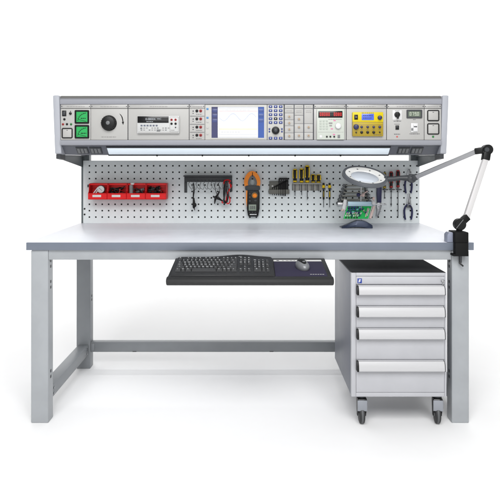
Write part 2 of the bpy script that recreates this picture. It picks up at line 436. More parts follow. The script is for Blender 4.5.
for sx, xo, xi in ((-1, X(52.7, .29), cx0 - .0005), (1, X(448.8, .29), cx1 + .0005)):
    m = MB()
    pr = [(.286, 1.3515), (.292, 1.3545), (.73, 1.3545), (.73, 1.0875), (.36, 1.0875), (.322, 1.0895), (.316, 1.094)]
    m.poly(pr, xo, xi, 'x', 0, bev=.006)
    m.build('end_cap', M_cap, con)

# ================================================================== instruments in the console
def module(name, label, cat, x0, x1, parts_hdr=True, hy=(104.6, 108.3), py=(108.8, 139.9), pmat=None, hx=None):
    t = thing(name, (X((x0 + x1) / 2, YC), YC, Z(140, YC)), label, cat)
    m = FP(YC); m.r(x0, py[0], x1, py[1], .0012, -.0055, .0006); m.build('face_panel', pmat or M_pan, t)
    if parts_hdr:
        a, b = hx or (x0, x1)
        m = FP(YC); m.r(a, hy[0], b, hy[1], .0016, -.0055, .0008)
        cxm = (a + b) / 2; w = min(9, (b - a) * .32)
        m.dashes(cxm - w, cxm + w, (hy[0] + hy[1]) / 2 + .2, .7, .0019, 1, 8)
        for q in (a + 1.0, b - 1.0): m.c(q, (hy[0] + hy[1]) / 2, .6, .0022, 0, .5, 2, 10)
        m.build('header_strip', [M_hdr, M_inkl, M_dsteel], t)
    return t
def jack(t, px, py, r, mt, f=.007, name='jack'):
    m = FP(YC); m.c(px, py, r, .0030, .0006, r * .95); m.c(px, py, r * .72, f, .003, r * .62, 0, 16, bev=.0008); m.c(px, py, r * .3, f + .0003, f - .001, None, 1, 10)
    return m.build(name, [mt, M_blk2], t)
def socket(t, x0, y0, x1, y1):
    m = FP(YC); m.frame(x0, y0, x1, y1, 1.0, .0045, .0006, 0, 1.5); o = m.build('socket', M_blk, t)
    m = FP(YC); m.r(x0 + 1.05, y0 + 1.05, x1 - 1.05, y1 - 1.05, .0034, .0006, .0012)
    cx = (x0 + x1) / 2; m.r(cx - .7, y0 + 2.0, cx + .7, y0 + 2.6, .0038, .003, 0, 1); m.c(cx, (y0 + y1) / 2 + .6, .3, .0037, .003, None, 2, 8)
    m.build('cover_flap', [M_pan, M_ink, M_hdr], o)
    return o

# --- mains and meter panel with the dial knob
t = module('mains_panel', 'mains panel with two square green meters at console end', 'instrument panel', 60.9, 90.6, True, hx=(60.9, 90.6))
m = FP(YC); m.r(62.3, 110.6, 66.4, 116.2, .004, .0006, .0008); m.r(63.2, 111.6, 65.5, 115.2, .0062, .0041, .0008, 1); m.build('rocker_switch', [M_blk, M_dkg], t)
m = FP(YC); m.c(70.6, 113.5, 1.35, .009, .0006, 1.15, bev=.001); m.c(70.6, 111.4, .5, .002, .0006, None, 0, 8); m.build('fuse_holder', M_blk, t)
jack(t, 64.5, 119.3, 1.2, M_blk); jack(t, 63.1, 124.3, 1.15, M_redj); jack(t, 67.1, 124.2, 1.15, M_blk); jack(t, 71.2, 124.3, 1.15, M_grnl)
socket(t, 61.9, 128, 72.8, 138.4)
for y0, y1 in ((110.2, 123.6), (125.1, 138.5)):
    m = FP(YC); m.frame(75, y0, 89.3, y1, 1.5, .006, .0006, 0, .8); o = m.build('panel_meter', M_blk2, t)
    m = FP(YC); m.r(76.4, y0 + 1.4, 87.9, y1 - 1.4, .0036, .0008); m.build('meter_dial', M_grn, o)
    m = FP(YC); ox, oy = 86.2, y1 - 2.2
    arc = [(ox + 8 * math.cos(R(a)), oy - 8 * math.sin(R(a))) for a in range(92, 176, 9)]
    m.line(arc, .42, .0040, .0035)
    for a in range(95, 176, 13): m.line([(ox + 8 * math.cos(R(a)), oy - 8 * math.sin(R(a))), (ox + 9 * math.cos(R(a)), oy - 9 * math.sin(R(a)))], .3, .0041, .0035)
    m.line([(ox, oy), (ox + 7.6 * math.cos(R(166)), oy - 7.6 * math.sin(R(166)))], .3, .0046, .0042)
    m.dashes(81, 86.5, y0 + 8.2, .8, .0040, 0, 3)
    m.build('scale', M_blk2, o)
t = module('transformer_panel', 'plain grey panel with one large black dial knob and arrow', 'instrument panel', 91.0, 127.6)
m = FP(YC); m.c(109, 123.1, 7.9, .004, .0006, 7.8, seg=40); m.c(109, 123.1, 7.4, .022, .004, 6.6, 0, 40, bev=.003)
for k in range(20): 
    a = R(18 * k); m.c(109 + 6.9 * math.cos(a), 123.1 + 6.9 * math.sin(a), .55, .018, .003, .5, 0, 8)
o = m.build('dial_knob', M_blk, t)
m = FP(YC); m.c(109, 123.1, 2.2, .0245, .020, 1.9, bev=.001); m.build('knob_cap', M_mid, o)
m = FP(YC)
pa = [(119.2, 113.4), (121, 114.6), (122.6, 117), (123.3, 120), (123.4, 121.8), (124.2, 121.6), (123.2, 125), (121.8, 122), (122.6, 122), (122.2, 119.5), (121.4, 116.6), (120.2, 114.7)]
m.p(pa, .0016, .0006); m.build('arrow_mark', M_blk2, t)
m = FP(YC); m.dashes(101.5, 116, 137, .9, .0016, 0, 6); m.build('caption', M_inkl, t)

# --- multimeter
t = module('multimeter', 'white bench multimeter with wide black display', 'multimeter', 128.4, 188.9)
m = FP(YC); m.r(137.7, 116, 179.7, 133.6, .014, .0006, .0018); m.r(138.6, 132.0, 179.2, 133.2, .0146, .014, 0, 1); m.build('meter_body', [mat('meter_grey_white', (216, 217, 216), .45), M_hdr], t)
m = FP(YC); m.r(138.1, 116.5, 169.1, 123.1, .0152, .013, .0006); o = m.build('display', M_disp, t)
m = FP(YC); m.t('0.08004', 151.0, 119.4, 2.3, .0156); m.t('VAC', 159.6, 119.1, 1.7, .0156); m.dashes(147, 153.5, 121.9, .5, .0156, 0, 4); m.build('reading', mat('display_text', (178, 184, 190), .5, emit=.3), o)
for k in range(6):
    m = FP(YC); m.r(141.2 + 3.0 * k, 125.0, 143.1 + 3.0 * k, 126.5, .0158, .014, .0005); m.build('button', mat('button_blue_grey', (104, 110, 128), .5), t)
m = FP(YC)
for j, yy in enumerate((128.3, 130.3)):
    for k in range(11):
        if (k + j) % 4 == 3: continue
        m.r(141.2 + 2.7 * k, yy - .5, 142.8 + 2.7 * k, yy + .4, .0149, .014, 0, k % 3 == 0)
m.r(140.9, 128, 142.4, 129.2, .0152, .014, 0, 1); m.r(157.2, 129.7, 160.6, 131.6, .0152, .014, 0, 1)
m.build('key_legend', [M_inkl, M_mid], t)
m = FP(YC); m.frame(170.2, 117.1, 178.9, 132.2, .25, .0146, .014, 0, .4); m.build('terminal_outline', M_inkl, t)
for px, py, mt in ((172.0, 120, M_redj), (176.0, 120, M_redj), (172.0, 123.9, M_blk), (176.0, 123.9, M_blk), (176.0, 127.6, M_mid)):
    m = FP(YC); m.c(px, py, 1.15 if mt != M_mid else .7, .0165, .014, None); m.c(px, py, .5, .0168, .0164, None, 1, 10); m.build('terminal', [mt, M_blk2], t)
m = FP(YC); m.dashes(171, 174.8, 130.4, .7, .0147, 0, 3); m.build('caption', M_inkl, t)

# --- terminal strip, four pairs
t = module('terminal_panel', 'narrow panel with four stacked pairs of black and red jacks', 'instrument panel', 189.5, 204.8, True, py=(108.6, 139.9))
m = FP(YC)
for y in (116.2, 124.3, 132.3): m.r(190, y - .25, 204.4, y + .25, .0016, .0006, 0, 0)
for y in (110.9, 118.9, 127.1, 135.2):
    m.r(192.6, y - .4, 193.8, y + .9, .0016, .0006, 0, 0); m.r(192.6, y + 2.0, 193.7, y + 2.9, .0016, .0006, 0, 0)
    m.dashes(196, 202, y + 3.4, .5, .0016, 0, 4)
m.build('marking', M_ink, t)
for y in (110.9, 118.9, 127.1, 135.2):
    jack(t, 196.9, y, 1.5, M_blk, .009); jack(t, 200.7, y, 1.5, M_redj, .009)

# --- screen
t = module('display_screen', 'wide screen showing a blue waveform, navy bars at its sides', 'screen', 205.2, 266.9, False, py=(104.8, 139.9), pmat=M_bez)
m = FP(YC); m.frame(210.6, 106.0, 265.0, 138.8, .9, .003, .0006, 0, .5); m.build('bezel', M_bez, t)
for x0, x1, mt in ((211.6, 217.7, M_scn), (258.1, 264.1, M_scn2)):
    m = FP(YC); m.r(x0, 106.9, x1, 137.9, .0018, .0006, 0, 0); o = m.build('side_bar', mt, t)
    for k in range(3):
        m = FP(YC); m.r(x0 + .7, 109 + 5 * k, x1 - .6, 112.3 + 5 * k, .0021, .0016, .0002)
        m.build('soft_key', mat('softkey_navy', (62, 72, 126), .3, emit=.15) if x0 < 230 else mat('softkey_blue', (58, 84, 150), .3, emit=.15), o)
m = FP(YC); m.r(217.9, 106.9, 257.9, 137.9, .0018, .0006, 0, 0)
m.r(217.9, 106.9, 257.9, 108.6, .0021, .0016, 0, 1); m.r(217.9, 136.6, 257.9, 137.9, .0021, .0016, 0, 1)
m.r(218.0, 123.8, 257.8, 128.6, .0020, .0016, 0, 2); o = m.build('screen', [M_scr, M_scrg, M_scrb], t)
m = FP(YC)
wave = []
for i in range(40):
    px = 219.5 + i; wave.append((px, 117.2 - 3.6 * math.sin(2 * math.pi * (px - 228.4) / 18.6)))
m.line(wave[:38], .42, .0024, .0019, 0)
m.line([(219, 129.1), (257.4, 129.1)], .5, .0024, .0019, 1); m.line([(219, 111.3), (257.4, 111.3)], .35, .0024, .0019, 2)
m.line([(219, 112), (219, 135)], .3, .0025, .0020, 3); m.line([(219, 134.6), (257.4, 134.6)], .3, .0026, .0020, 3)
for k in range(1, 6): m.line([(219, 111.9 + 2.4 * k), (257.4, 111.9 + 2.4 * k)], .12, .00215, .0018, 3)
m.dashes(222, 250, 109.9, .6, .0023, 3, 9); m.dashes(221, 240, 132, .6, .0023, 3, 7)
m.build('trace', [M_scrl, M_scry, M_scrr, mat('screen_grid', (196, 200, 206), .3, emit=.25)], o)
for y in (109, 117.8, 122, 128, 134):
    m = FP(YC); m.r(206.4, y - 1, 208.6, y + 1, .0022, .0006, .0005); m.build('icon_button', mat('icon_blue', (70, 140, 200), .4) if y < 120 else M_hdr, t)

# --- keypad
t = module('keypad', 'control keypad with small blue keys around a black rotary knob', 'keypad', 267.4, 283.6, False, py=(104.8, 139.9), pmat=M_bez)
for j in range(6):
    y = (106.7, 110.7, 114.7, 118.7, 122.6, 138.2)[j]
    for i, x in enumerate((270.5, 275.6, 280.7)):
        m = FP(YC); m.r(x - 1.75, y - 1.3, x + 1.75, y + 1.2, .0045, .0006, .001); 
        m.r(x - .5, y - .35, x + .5, y + .3, .0047, .0044, 0, 1); m.build('button', [M_blk if (j == 3 and i == 1) else M_blue, M_leg_ink], t)
for x in (269.4, 281.9):
    for y in (129.0, 131.6):
        m = FP(YC); m.r(x - .75, y - .8, x + .75, y + .8, .004, .0006, .0006); m.build('button', M_blue, t)
m = FP(YC); m.c(275.6, 130.5, 4.0, .018, .0006, 3.5, bev=.003, seg=32); o = m.build('rotary_knob', M_blk, t)
m = FP(YC); m.c(275.6, 130.5, 2.2, .0192, .017, 1.6, bev=.0008); m.build('knob_cap', M_dkg, o)

# --- round socket columns
t = module('coaxial_panel', 'three narrow columns of small beige round connectors', 'connector panel', 284.3, 313.2, False, py=(104.6, 139.9), pmat=M_rec)
for x0, x1, cells in ((284.8, 293.6, ((104.9, 108.5, None), (108.9, 112.9, None), (113.2, 119.7, 116.6), (120, 125.8, 123), (126.1, 132.8, 129.3), (133.1, 139.7, 135.9))),
                      (294.6, 303.2, ((104.9, 108.5, None), (108.9, 115.3, None), (115.6, 123.6, 119.2), (123.9, 132.3, 127.2), (132.6, 139.7, 135.6))),
                      (304.2, 312.8, ((104.9, 108.5, None), (108.9, 123.6, None), (123.9, 132.3, 127.2), (132.6, 139.7, 135.6)))):
    for y0, y1, cy in cells:
        m = FP(YC); m.r(x0, y0, x1, y1, .003, .0006, .0006); o = m.build('blank_plate' if cy is None else 'connector_plate', M_pan, t)
        if cy is None:
            m = FP(YC); m.dashes(x0 + 1.6, x1 - 1.6, y0 + 2, .6, .0033, 0, 4)
            if y1 - y0 > 5: m.dashes(x0 + 1.6, x1 - 1.6, y0 + 3.6, .6, .0033, 0, 4)
            m.build('caption', M_inkl, o)
        else:
            m = FP(YC); m.c((x0 + x1) / 2, cy, 1.5, .006, .003, 1.4); m.c((x0 + x1) / 2, cy, .95, .010, .006, .9, 1, 12); m.c((x0 + x1) / 2, cy, .4, .0103, .0099, None, 2, 8); m.build('connector', [M_hdr, M_brass, M_dkg], o)

# --- lab supply
t = module('power_supply', 'pale bench power supply with red digital readout', 'power supply', 313.9, 346.0, True, py=(108.8, 139.9), hx=(314.2, 345.6), pmat=M_hdr)
m = FP(YC); m.r(316.6, 109.2, 343.9, 139.7, .012, .0012, .0016); m.build('supply_body', M_psu, t)
m = FP(YC); m.r(318.0, 111.2, 342.1, 117.9, .0132, .011, .0006); o = m.build('display', M_disp, t)
m = FP(YC); seg7(m, '08080', 319.5, 112.8, 1.45, 3.4, .65, .0136); seg7(m, '0080', 333.4, 112.8, 1.45, 3.4, .65, .0136); m.build('digits', M_led, o)
m = FP(YC)
for i in range(3):
    for j in range(4): m.r(319.2 + 3.1 * i, 120.2 + 2.6 * j, 321.2 + 3.1 * i, 121.9 + 2.6 * j, .0136, .0118, .0005)
m.build('key_block', mat('supply_key', (196, 204, 194), .5), t)
m = FP(YC); m.r(328.4, 122.6, 332, 124.0, .0134, .0118, .0004, 0); m.r(329.0, 125.2, 331.6, 126.4, .0134, .0118, .0004, 0); m.dashes(328, 341.5, 119.6, .6, .0123, 0, 8)
m.line([(317.6, 132.3), (343, 132.3)], .25, .0123, .0118); m.build('marking', M_inkl, t)
m = FP(YC); m.c(337.6, 126.2, 3.2, .024, .0118, 2.8, bev=.002, seg=28); m.build('rotary_knob', M_wht, t)
m = FP(YC)
for x, y in ((331.5, 129), (334.2, 120.7), (333.6, 134.6)): m.r(x - 1.1, y - .6, x + 1.1, y + .6, .0126, .0118, .0004)
m.build('pink_key', M_pink, t)
for x in (326.5, 330.0, 333.8):
    m = FP(YC); m.c(x, 136.8, .95, .017, .0118, .8); m.build('terminal', M_blk, t)
m = FP(YC); m.r(337.2, 135, 339.6, 138.2, .0135, .0118, .0005); m.build('toggle', M_mid, t)
m = FP(YC); m.r(319.2, 135.4, 321.8, 138, .0135, .0118, .0005); m.build('power_button', M_wht, t)

# --- yellow tester
t = module('yellow_tester', 'bright yellow tester with blue display and dark blue knobs', 'tester', 346.6, 386.2)
m = FP(YC); m.r(352, 112.4, 382.5, 122.2, .016, .0012, .002, 0); m.r(352, 122.1, 382.5, 136.4, .0152, .0012, .002, 1); m.line([(352.6, 123.6), (381.8, 123.6)], .4, .0155, .015, 0); m.build('tester_body', [M_yel, M_yeld], t)
m = FP(YC); m.r(361.0, 114.1, 373.2, 120.4, .0168, .015, .0006); o = m.build('display', M_lcdb, t)
m = FP(YC); m.dashes(362.4, 371.8, 115.9, .9, .0171, 0, 5); m.dashes(362.4, 370.8, 118.3, .9, .0171, 0, 5); m.build('display_text', mat('lcd_ink', (40, 54, 140), .5), o)
m = FP(YC); m.r(353.6, 115, 357.2, 119.9, .0185, .0155, .0008); m.r(354.6, 116.8, 356.3, 118.0, .019, .018, .0002, 1); m.build('rocker_switch', [M_blk, M_mid], t)
M_kn = mat('knob_navy', (28, 34, 92), .4)
for x, y, r, mt in ((379, 118, 2.3, M_kn), (355.5, 127.1, 2.75, M_kn), (361, 127.2, 1.3, M_kn), (367, 127.2, 1.3, M_kn), (373, 127.2, 1.3, M_kn), (379, 127.2, 1.4, M_kn),
                    (355.5, 132.6, .8, M_blk), (361, 132.5, 1.45, M_blk), (367, 132.5, 1.45, M_blk), (373, 132.5, 1.45, M_blk), (379, 132.4, .8, M_blk)):
    m = FP(YC); m.c(x, y, r, .0275 if r > 2 else .021, .015, r * .86, bev=.0014 if r > 1 else 0); m.r(x - .15, y - r * .8, x + .15, y - r * .1, .0278 if r > 2 else .0213, .02, 0, 1); m.build('knob', [mt, M_mid], t)
m = FP(YC); m.dashes(361, 373, 113.3, .5, .0163, 0, 6); m.dashes(372.6, 381.4, 134.9, .5, .0155, 0, 5)
for x in (361, 367, 373, 379): m.dashes(x - 1.3, x + 1.3, 129.8, .4, .0155, 0, 3)
m.build('caption', M_ink, t)

# --- supply panel on the right
t = module('switch_panel', 'grey panel with white rotary switch, small dark digital meter and breaker', 'instrument panel', 386.8, 423.9, True, hx=(387.4, 424.0))
m = FP(YC); m.r(392.4, 110.2, 401.7, 119.9, .003, .0006, .001); o = m.build('rotary_switch', M_wht, t)
m = FP(YC); m.c(397, 114.7, 2.9, .012, .003, 2.6, bev=.001); m.r(396.1, 112.2, 397.9, 119.0, .019, .011, .001); m.build('switch_handle', M_blk, o)
m = FP(YC); m.dashes(394.8, 399.2, 110.9, .4, .0034, 0, 3); m.dashes(393.5, 401, 121.2, .55, .0015, 0, 4); m.dashes(394.4, 399.4, 124.2, .5, .0015, 0, 3); m.dashes(394, 400, 134.2, .7, .0015, 0, 4); m.dashes(409.6, 419.5, 133.9, .7, .0015, 0, 6); m.dashes(413, 415.5, 119.6, .6, .0015, 0, 2); m.build('caption', M_ink, t)
m = FP(YC); m.frame(406.4, 109.8, 421.9, 118.2, 1.5, .006, .0006, 0, .6); o = m.build('digital_meter', M_dkg, t)
m = FP(YC); m.r(407.8, 111.2, 420.5, 116.8, .0040, .0008); m.build('lcd', mat('lcd_dark', (104, 118, 100), .3), o)
m = FP(YC); seg7(m, '079.0', 409.4, 112.1, 1.7, 3.6, .8, .0044); m.build('digits', mat('lcd_digit', (206, 214, 196), .5), o)
m = FP(YC); m.r(395.4, 125.5, 398.8, 129.7, .0045, .0006, .0007); m.r(396.1, 126.3, 398.1, 127.6, .0056, .0044, .0004, 1); m.build('rocker_switch', [M_blk, M_dkg], t)
m = FP(YC); m.c(397, 136.7, .9, .004, .0006, .7, bev=.0006); m.build('indicator_lamp', mat('red_lamp', (226, 90, 84), .3), t)
m = FP(YC); m.r(410.6, 123.2, 417.5, 132.2, .006, .0006, .001); m.r(412.9, 124.2, 417.0, 131.4, .011, .006, .001); m.r(413.2, 126.2, 416.4, 127.4, .0122, .0108, .0003, 1); m.r(410.9, 128.2, 412.5, 130.6, .0085, .006, .0005, 2)
m.build('breaker', [M_wht, M_ink, M_mid], t)
t = module('socket_panel', 'narrow end panel with two black framed square sockets', 'socket panel', 424.4, 441.0)
socket(t, 427, 110, 439.1, 121.2); socket(t, 427, 123.3, 439.1, 134.6)
m = FP(YC); m.c(433, 136.7, 1.15, .005, .0006, .9, bev=.0008); m.build('indicator_lamp', M_grnl, t)

# ================================================================== red bins on the pegboard
YB = 0.645
def red_bin(x0, x1, label):
    t = thing('storage_bin', (X((x0 + x1) / 2, YB), .69, Z(199.5, YB)), label, 'bin', 'red storage bins hanging on the pegboard')
    a, b = X(x0, YB), X(x1, YB); zb, zf, zt = Z(199.6, YB), Z(193.2, YB), Z(184.2, .66)
    w = .0022
    m = MB()
    m.poly([(YB, zb + .004), (YB + .004, zb), (.724, zb), (.724, zb + w), (YB + .005, zb + w), (YB + w, zb + .005), (YB + w, zf - .001), (YB - .003, zf), (YB - .003, zf - .003), (YB, zf - .004)], a + w, b - w, 'x')
    m.box(a + w, b - w, .7217, .724, zb + w, zt + .004)
    for s, e in ((a, a + w), (b - w, b)):
        m.poly([(YB, zb + .003), (YB + .003, zb), (.724, zb), (.724, zt + .004), (.672, zt + .004), (.664, zt), (YB + .012, zf + .010), (YB, zf)], s, e, 'x', bev=.0006)
    m.box(a + w, b - w, .668, .6705, zt - .005, zt + .0035, .001)
    m.build('tray', M_red, t)
    c = (x0 + x1) / 2 - .6
    m = FP(YB); m.r(c - 4.3, 194.9, c + 4.3, 197.1, .0008, .0001); m.build('label_card', M_paper, t)
    return t, a + w, b - w, zb + w
bins = []
for x0, x1, l in ((88.0, 106.8, 'red bin holding a round white dial gauge'), (107.2, 126.2, 'red bin holding a tangle of black leads'),
                  (126.6, 145.2, 'red bin holding clear and black fittings with a white tag'), (145.6, 166.0, 'red bin filled with many small black connectors')):
    bins.append(red_bin(x0, x1, l))
m = FP(YP); m.r(87.6, 184.6, 168.0, 187.2, .006, .0008, .001); tag(m.build('hanging_rail', M_dsteel), 'dark steel rail the red bins hang from', 'rail')
# contents
t = thing('dial_gauge', (X(101, .66), .675, bins[0][3]), 'round white dial gauge lying in a red bin', 'gauge')
ym = .668
m = FP(ym); m.c(101.2, 189.3, 4.1, .010, 0, 3.9, bev=.001, seg=32); m.build('case', M_dkg, t)
m = FP(ym); m.c(101.2, 189.3, 3.5, .0106, .009, None, 0, 32); o = m.build('dial_face', M_paper, t)
m = FP(ym); m.line([(99.6, 187.9), (102.6, 190.6)], .4, .0112, .0106)
for k in range(12): 
    a = R(30 * k); m.line([(101.2 + 2.9 * math.cos(a), 189.3 + 2.9 * math.sin(a)), (101.2 + 3.4 * math.cos(a), 189.3 + 3.4 * math.sin(a))], .22, .0109, .0105)
m.build('needle', M_ink, o)
m = FP(ym); m.line([(98.6, 187.2), (93.0, 194.6)], 1.0, .012, .006); m.line([(99.4, 188.6), (95.0, 195.4)], .9, .0125, .0065); m.build('stem', M_chrome, t)
m = MB(); rnd = random.Random(3)
def squiggle(m, x0, x1, y0, y1, n, r, mi, rnd, yd=(.672, .70)):
    P = [(X(rnd.uniform(x0, x1), .68), rnd.uniform(*yd), Z(rnd.uniform(y0, y1), .68)) for _ in range(n)]
    m.tube(P, r, 7, mi)
for k in range(6): squiggle(m, 109.5, 124.5, 187.5, 197.5, 6, .0028, 0, rnd)
for k in range(2): squiggle(m, 117, 124, 189.5, 196, 4, .0024, 1, rnd, (.662, .67))
m.tube([(X(109.6, .67), .67, Z(192, .67)), (X(113, .67), .665, Z(187.8, .67)), (X(118, .67), .668, Z(190, .67)), (X(125, .67), .67, Z(186.2, .67))], .003, 8, 0)
tag(m.build('test_lead', [M_blk, M_redj]), 'tangled black leads with a red clip in a red bin', 'lead')
t = thing('clear_jar', (X(131.2, .68), .68, bins[2][3]), 'small clear jar with white lid in a red bin', 'jar')
m = FP(.676); zj0, zj1 = Z(198, .676), Z(184.6, .676)
m.lathe([(.009, 0), (.0105, .002), (.0105, zj1 - zj0 - .006), (.008, zj1 - zj0)], (X(131.2, .676), .676, zj0), seg=20); m.build('jar', mat('clear_plastic', (196, 198, 200), .15, trans=.5), t)
m = FP(.676); m.lathe([(.0118, 0), (.0118, .009), (.0105, .0105)], (X(133, .676) - .002, .676, zj1), seg=20); m.build('lid', M_wht, t)
m = MB(); rnd = random.Random(9)
for k in range(9):
    px, py, yy = rnd.uniform(133, 143.5), rnd.uniform(188.5, 197), rnd.uniform(.668, .70)
    T = Matrix.Translation((X(px, yy), yy, Z(py, yy))) @ Matrix.Rotation(rnd.uniform(0, 3), 4, Vector((rnd.random(), rnd.random(), rnd.random())))
    m.box(-.009, .009, -.0045, .0045, -.004, .004, .001, k % 3 == 0, M=T)
for k in range(3): squiggle(m, 133, 143.5, 188, 197, 5, .0022, k % 2, rnd)
m.ball((X(141.6, .668), .668, Z(189.8, .668)), .006, mi=1)
tag(m.build('small_fittings', [M_blk, M_mid], ), 'loose black and grey fittings in a red bin', 'fittings')
m = MB(); rnd = random.Random(5)
for k in range(22):
    px, py, yy = rnd.uniform(148, 162), rnd.uniform(186.8, 197), rnd.uniform(.668, .71)
    T = Matrix.Translation((X(px, yy), yy, Z(py, yy))) @ Matrix.Rotation(rnd.uniform(0, 3), 4, Vector((rnd.random(), rnd.random(), rnd.random())))
    m.box(-.010, .010, -.0045, .0045, -.0045, .0045, .0012, k % 9 == 0, M=T)
for k in range(3): squiggle(m, 148, 163, 187, 197, 5, .0022, 0, rnd)
tag(m.build('connector_heap', [M_blk, M_redj]), 'heap of black connectors filling a red bin', 'connectors')

# ================================================================== cable hanger and leads
t = thing('cable_hanger', (X(208, YP), YP, Z(192, YP)), 'dark grey cable comb with clear prongs on the pegboard', 'cable hanger')
m = FP(YP); m.r(184.4, 175.3, 232.2, 182.0, .004, .0008, .001); m.r(184.4, 175.3, 232.2, 176.4, .052, .004, .001); m.build('bar', M_dkg, t)
for a, b, y1 in ((184.4, 187.2, 192.6), (230.0, 232.4, 191.6)):
    m = FP(YP); m.r(a, 182.05, b, y1, .005, .0008, .0012); m.build('end_plate', M_dkg, t)
for k in range(11):
    px = 190.5 + 3.7 * k; x = X(px, YP); z = Z(181, YP)
    m = MB(); m.tube([(x, YP - .005, z + .004), (x, YP - .02, z - .001), (x - .006, YP - .04, z - .018 - .012 * (k % 2)), (x + .012, YP - .05, z - .042), (x + .016, YP - .052, z - .030)], .0016, 6); m.build('prong', M_wire, t)
yc = YP - .045
def PT(px, py, y): return (X(px, y), y, Z(py, y))
t = thing('probe_lead', PT(193.5, 209, yc), 'single thin black probe lead hanging at the left of cable comb', 'lead')
m = MB(); m.tube([PT(193.2, 183, yc), PT(193.9, 188, yc), PT(193.3, 194, yc), PT(193.2, 201, yc)], .0026, 8); m.tube([PT(193.8, 183.5, yc + .008), PT(194.4, 190, yc + .006), PT(193.7, 196, yc), PT(193.2, 201, yc)], .0018, 8); m.build('cable', M_blk, t)
m = MB(); m.lathe([(.002, 0), (.0065, .006), (.0075, .018), (.0065, .035), (.004, .05), (.0028, .056)], PT(193.9, 208.6, yc), seg=14); m.ball(PT(195, 205, yc), .008, .006, .011); m.tube([PT(194, 207, yc), PT(194.8, 210.6, yc)], [.0035, .001], 8, smooth=False); m.build('clip', M_blk, t)
t = thing('crocodile_clips', PT(217, 204, yc), 'crossed black crocodile clips hanging beside the red lead', 'clips')
m = MB(); m.tube([PT(214, 183, yc), PT(215.5, 190, yc), PT(218, 196, yc), PT(222.2, 200.5, yc)], .002, 7); m.tube([PT(218, 183, yc), PT(219.8, 190, yc), PT(215, 197, yc)], .002, 7); m.build('cable', mat('cable_grey', (70, 72, 74), .5), t)
m = MB(); m.tube([PT(219.6, 191.3, yc), PT(217.6, 195, yc), PT(215.4, 199, yc), PT(214.6, 204, yc)], [.003, .005, .006, .0016], 10); m.build('clip', M_blk, t)
m = MB(); m.tube([PT(213, 196.3, yc - .008), PT(216, 198, yc - .008), PT(219.5, 199.2, yc - .006), PT(222.6, 201, yc)], [.004, .006, .0055, .003], 10); m.build('clip', M_blk, t)
t = thing('test_lead_bundle', PT(227.5, 204, yc), 'looped bundle of red and black test leads at comb end', 'lead')
for mi, col, P in ((0, M_red, [(224.5, 180.4), (228, 179.8), (230.4, 181), (229, 182.4), (230.6, 185.5), (228.6, 192), (226.2, 200), (222.6, 203), (222, 200.5)]),
                   (0, M_red, [(224.5, 180.6), (224.0, 184), (226, 190), (229.4, 197), (229.8, 202), (227.5, 203.6), (226.2, 200), (228.0, 192), (230.9, 187), (231.2, 185)]),
                   (1, M_blk, [(224.6, 182), (224.0, 188), (223.8, 195), (224.6, 201), (226.6, 202.6), (227.5, 198), (226.4, 190), (226.0, 183)]),
                   (1, M_dkg, [(226.2, 182), (225.4, 188), (224.9, 195), (223.4, 201), (225.5, 203), (228.6, 196), (228, 188), (227.6, 182.5)])):
    m = MB(); n = len(P); m.tube([PT(px, py, yc - .008 * (i % 2) - .004 * mi) for i, (px, py) in enumerate(P)], .0029 if mi == 0 else .0036, 9); m.build('red_cable' if mi == 0 else 'black_cable', col, t)

# ================================================================== clamp meter
yq = YP - .002
t = thing('clamp_meter', PT(252.6, 216, yq), 'orange and black clamp meter hanging on the pegboard', 'clamp meter')
def ell(cx, cy, rx, ry, a0=0, a1=360, n=36, y=yq, k=0.0):
    o = []
    for i in range(n):
        a = R(a0 + (a1 - a0) * i / (n if a1 - a0 == 360 else n - 1))
        xx = cx + rx * math.cos(a) * (1 - k * math.sin(a)); o.append((X(xx, y), Z(cy - ry * math.sin(a), y)))
    return o
m = MB(); m.ring(ell(252.2, 181, 8.1, 10, k=.10), ell(252.4, 181.2, 4.4, 6.2, k=.32), yq - .026, yq - .004); o = m.build('jaw', M_org, t)
m = MB(); m.ring(ell(252.4, 181.2, 4.35, 6.15, k=.32), ell(252.4, 181.8, 2.4, 3.2, k=.3), yq - .022, yq - .006); m.build('jaw_lining', M_mid, t)
m = FP(yq); m.r(252.1, 172.2, 252.8, 176.4, .0268, .0255, 0); m.c(252.4, 178.8, .7, .026, .006, None, 0, 10); m.build('jaw_gap', M_blk2, t)
m = FP(yq); m.p([(245.2, 186.2), (247, 185.3), (258.6, 185.3), (260, 186.4), (260, 189.2), (258.6, 190.2), (246.4, 190.2), (245.2, 189.2)], .030, .002, 0, .0015); m.build('guard', M_dkg, t)
m = FP(yq); m.p([(247.5, 190.2), (258.6, 190.2), (259.6, 192.5), (259.5, 208), (258.2, 215.4), (248, 215.4), (246.8, 208), (247.2, 193)], .031, .002, 0, .004); m.build('body', M_blk, t)
m = FP(yq); m.p([(246.1, 190.2), (247.5, 190.2), (247.6, 201), (246.9, 207), (246.1, 200)], .028, .004, 0, .001); m.build('trigger', M_org, t)
m = FP(yq); m.c(254.6, 195, 3.0, .0325, .030, 2.9); m.build('dial_ring', mat('dial_bronze', (150, 120, 60), .4), t)
m = FP(yq); m.c(254.7, 195.2, 2.3, .041, .0325, 2.0, bev=.002); m.r(254.3, 193.6, 255.1, 196.8, .043, .04, .0005); m.build('dial_knob', M_org, t)
m = FP(yq); m.r(248.7, 204.1, 256.2, 210.1, .0322, .030, .0005); o = m.build('lcd', M_lcd, t)
m = FP(yq); seg7(m, '008', 250.2, 205.5, 1.2, 3, .6, .0326); m.build('digits', M_ink, o)
m = FP(yq)
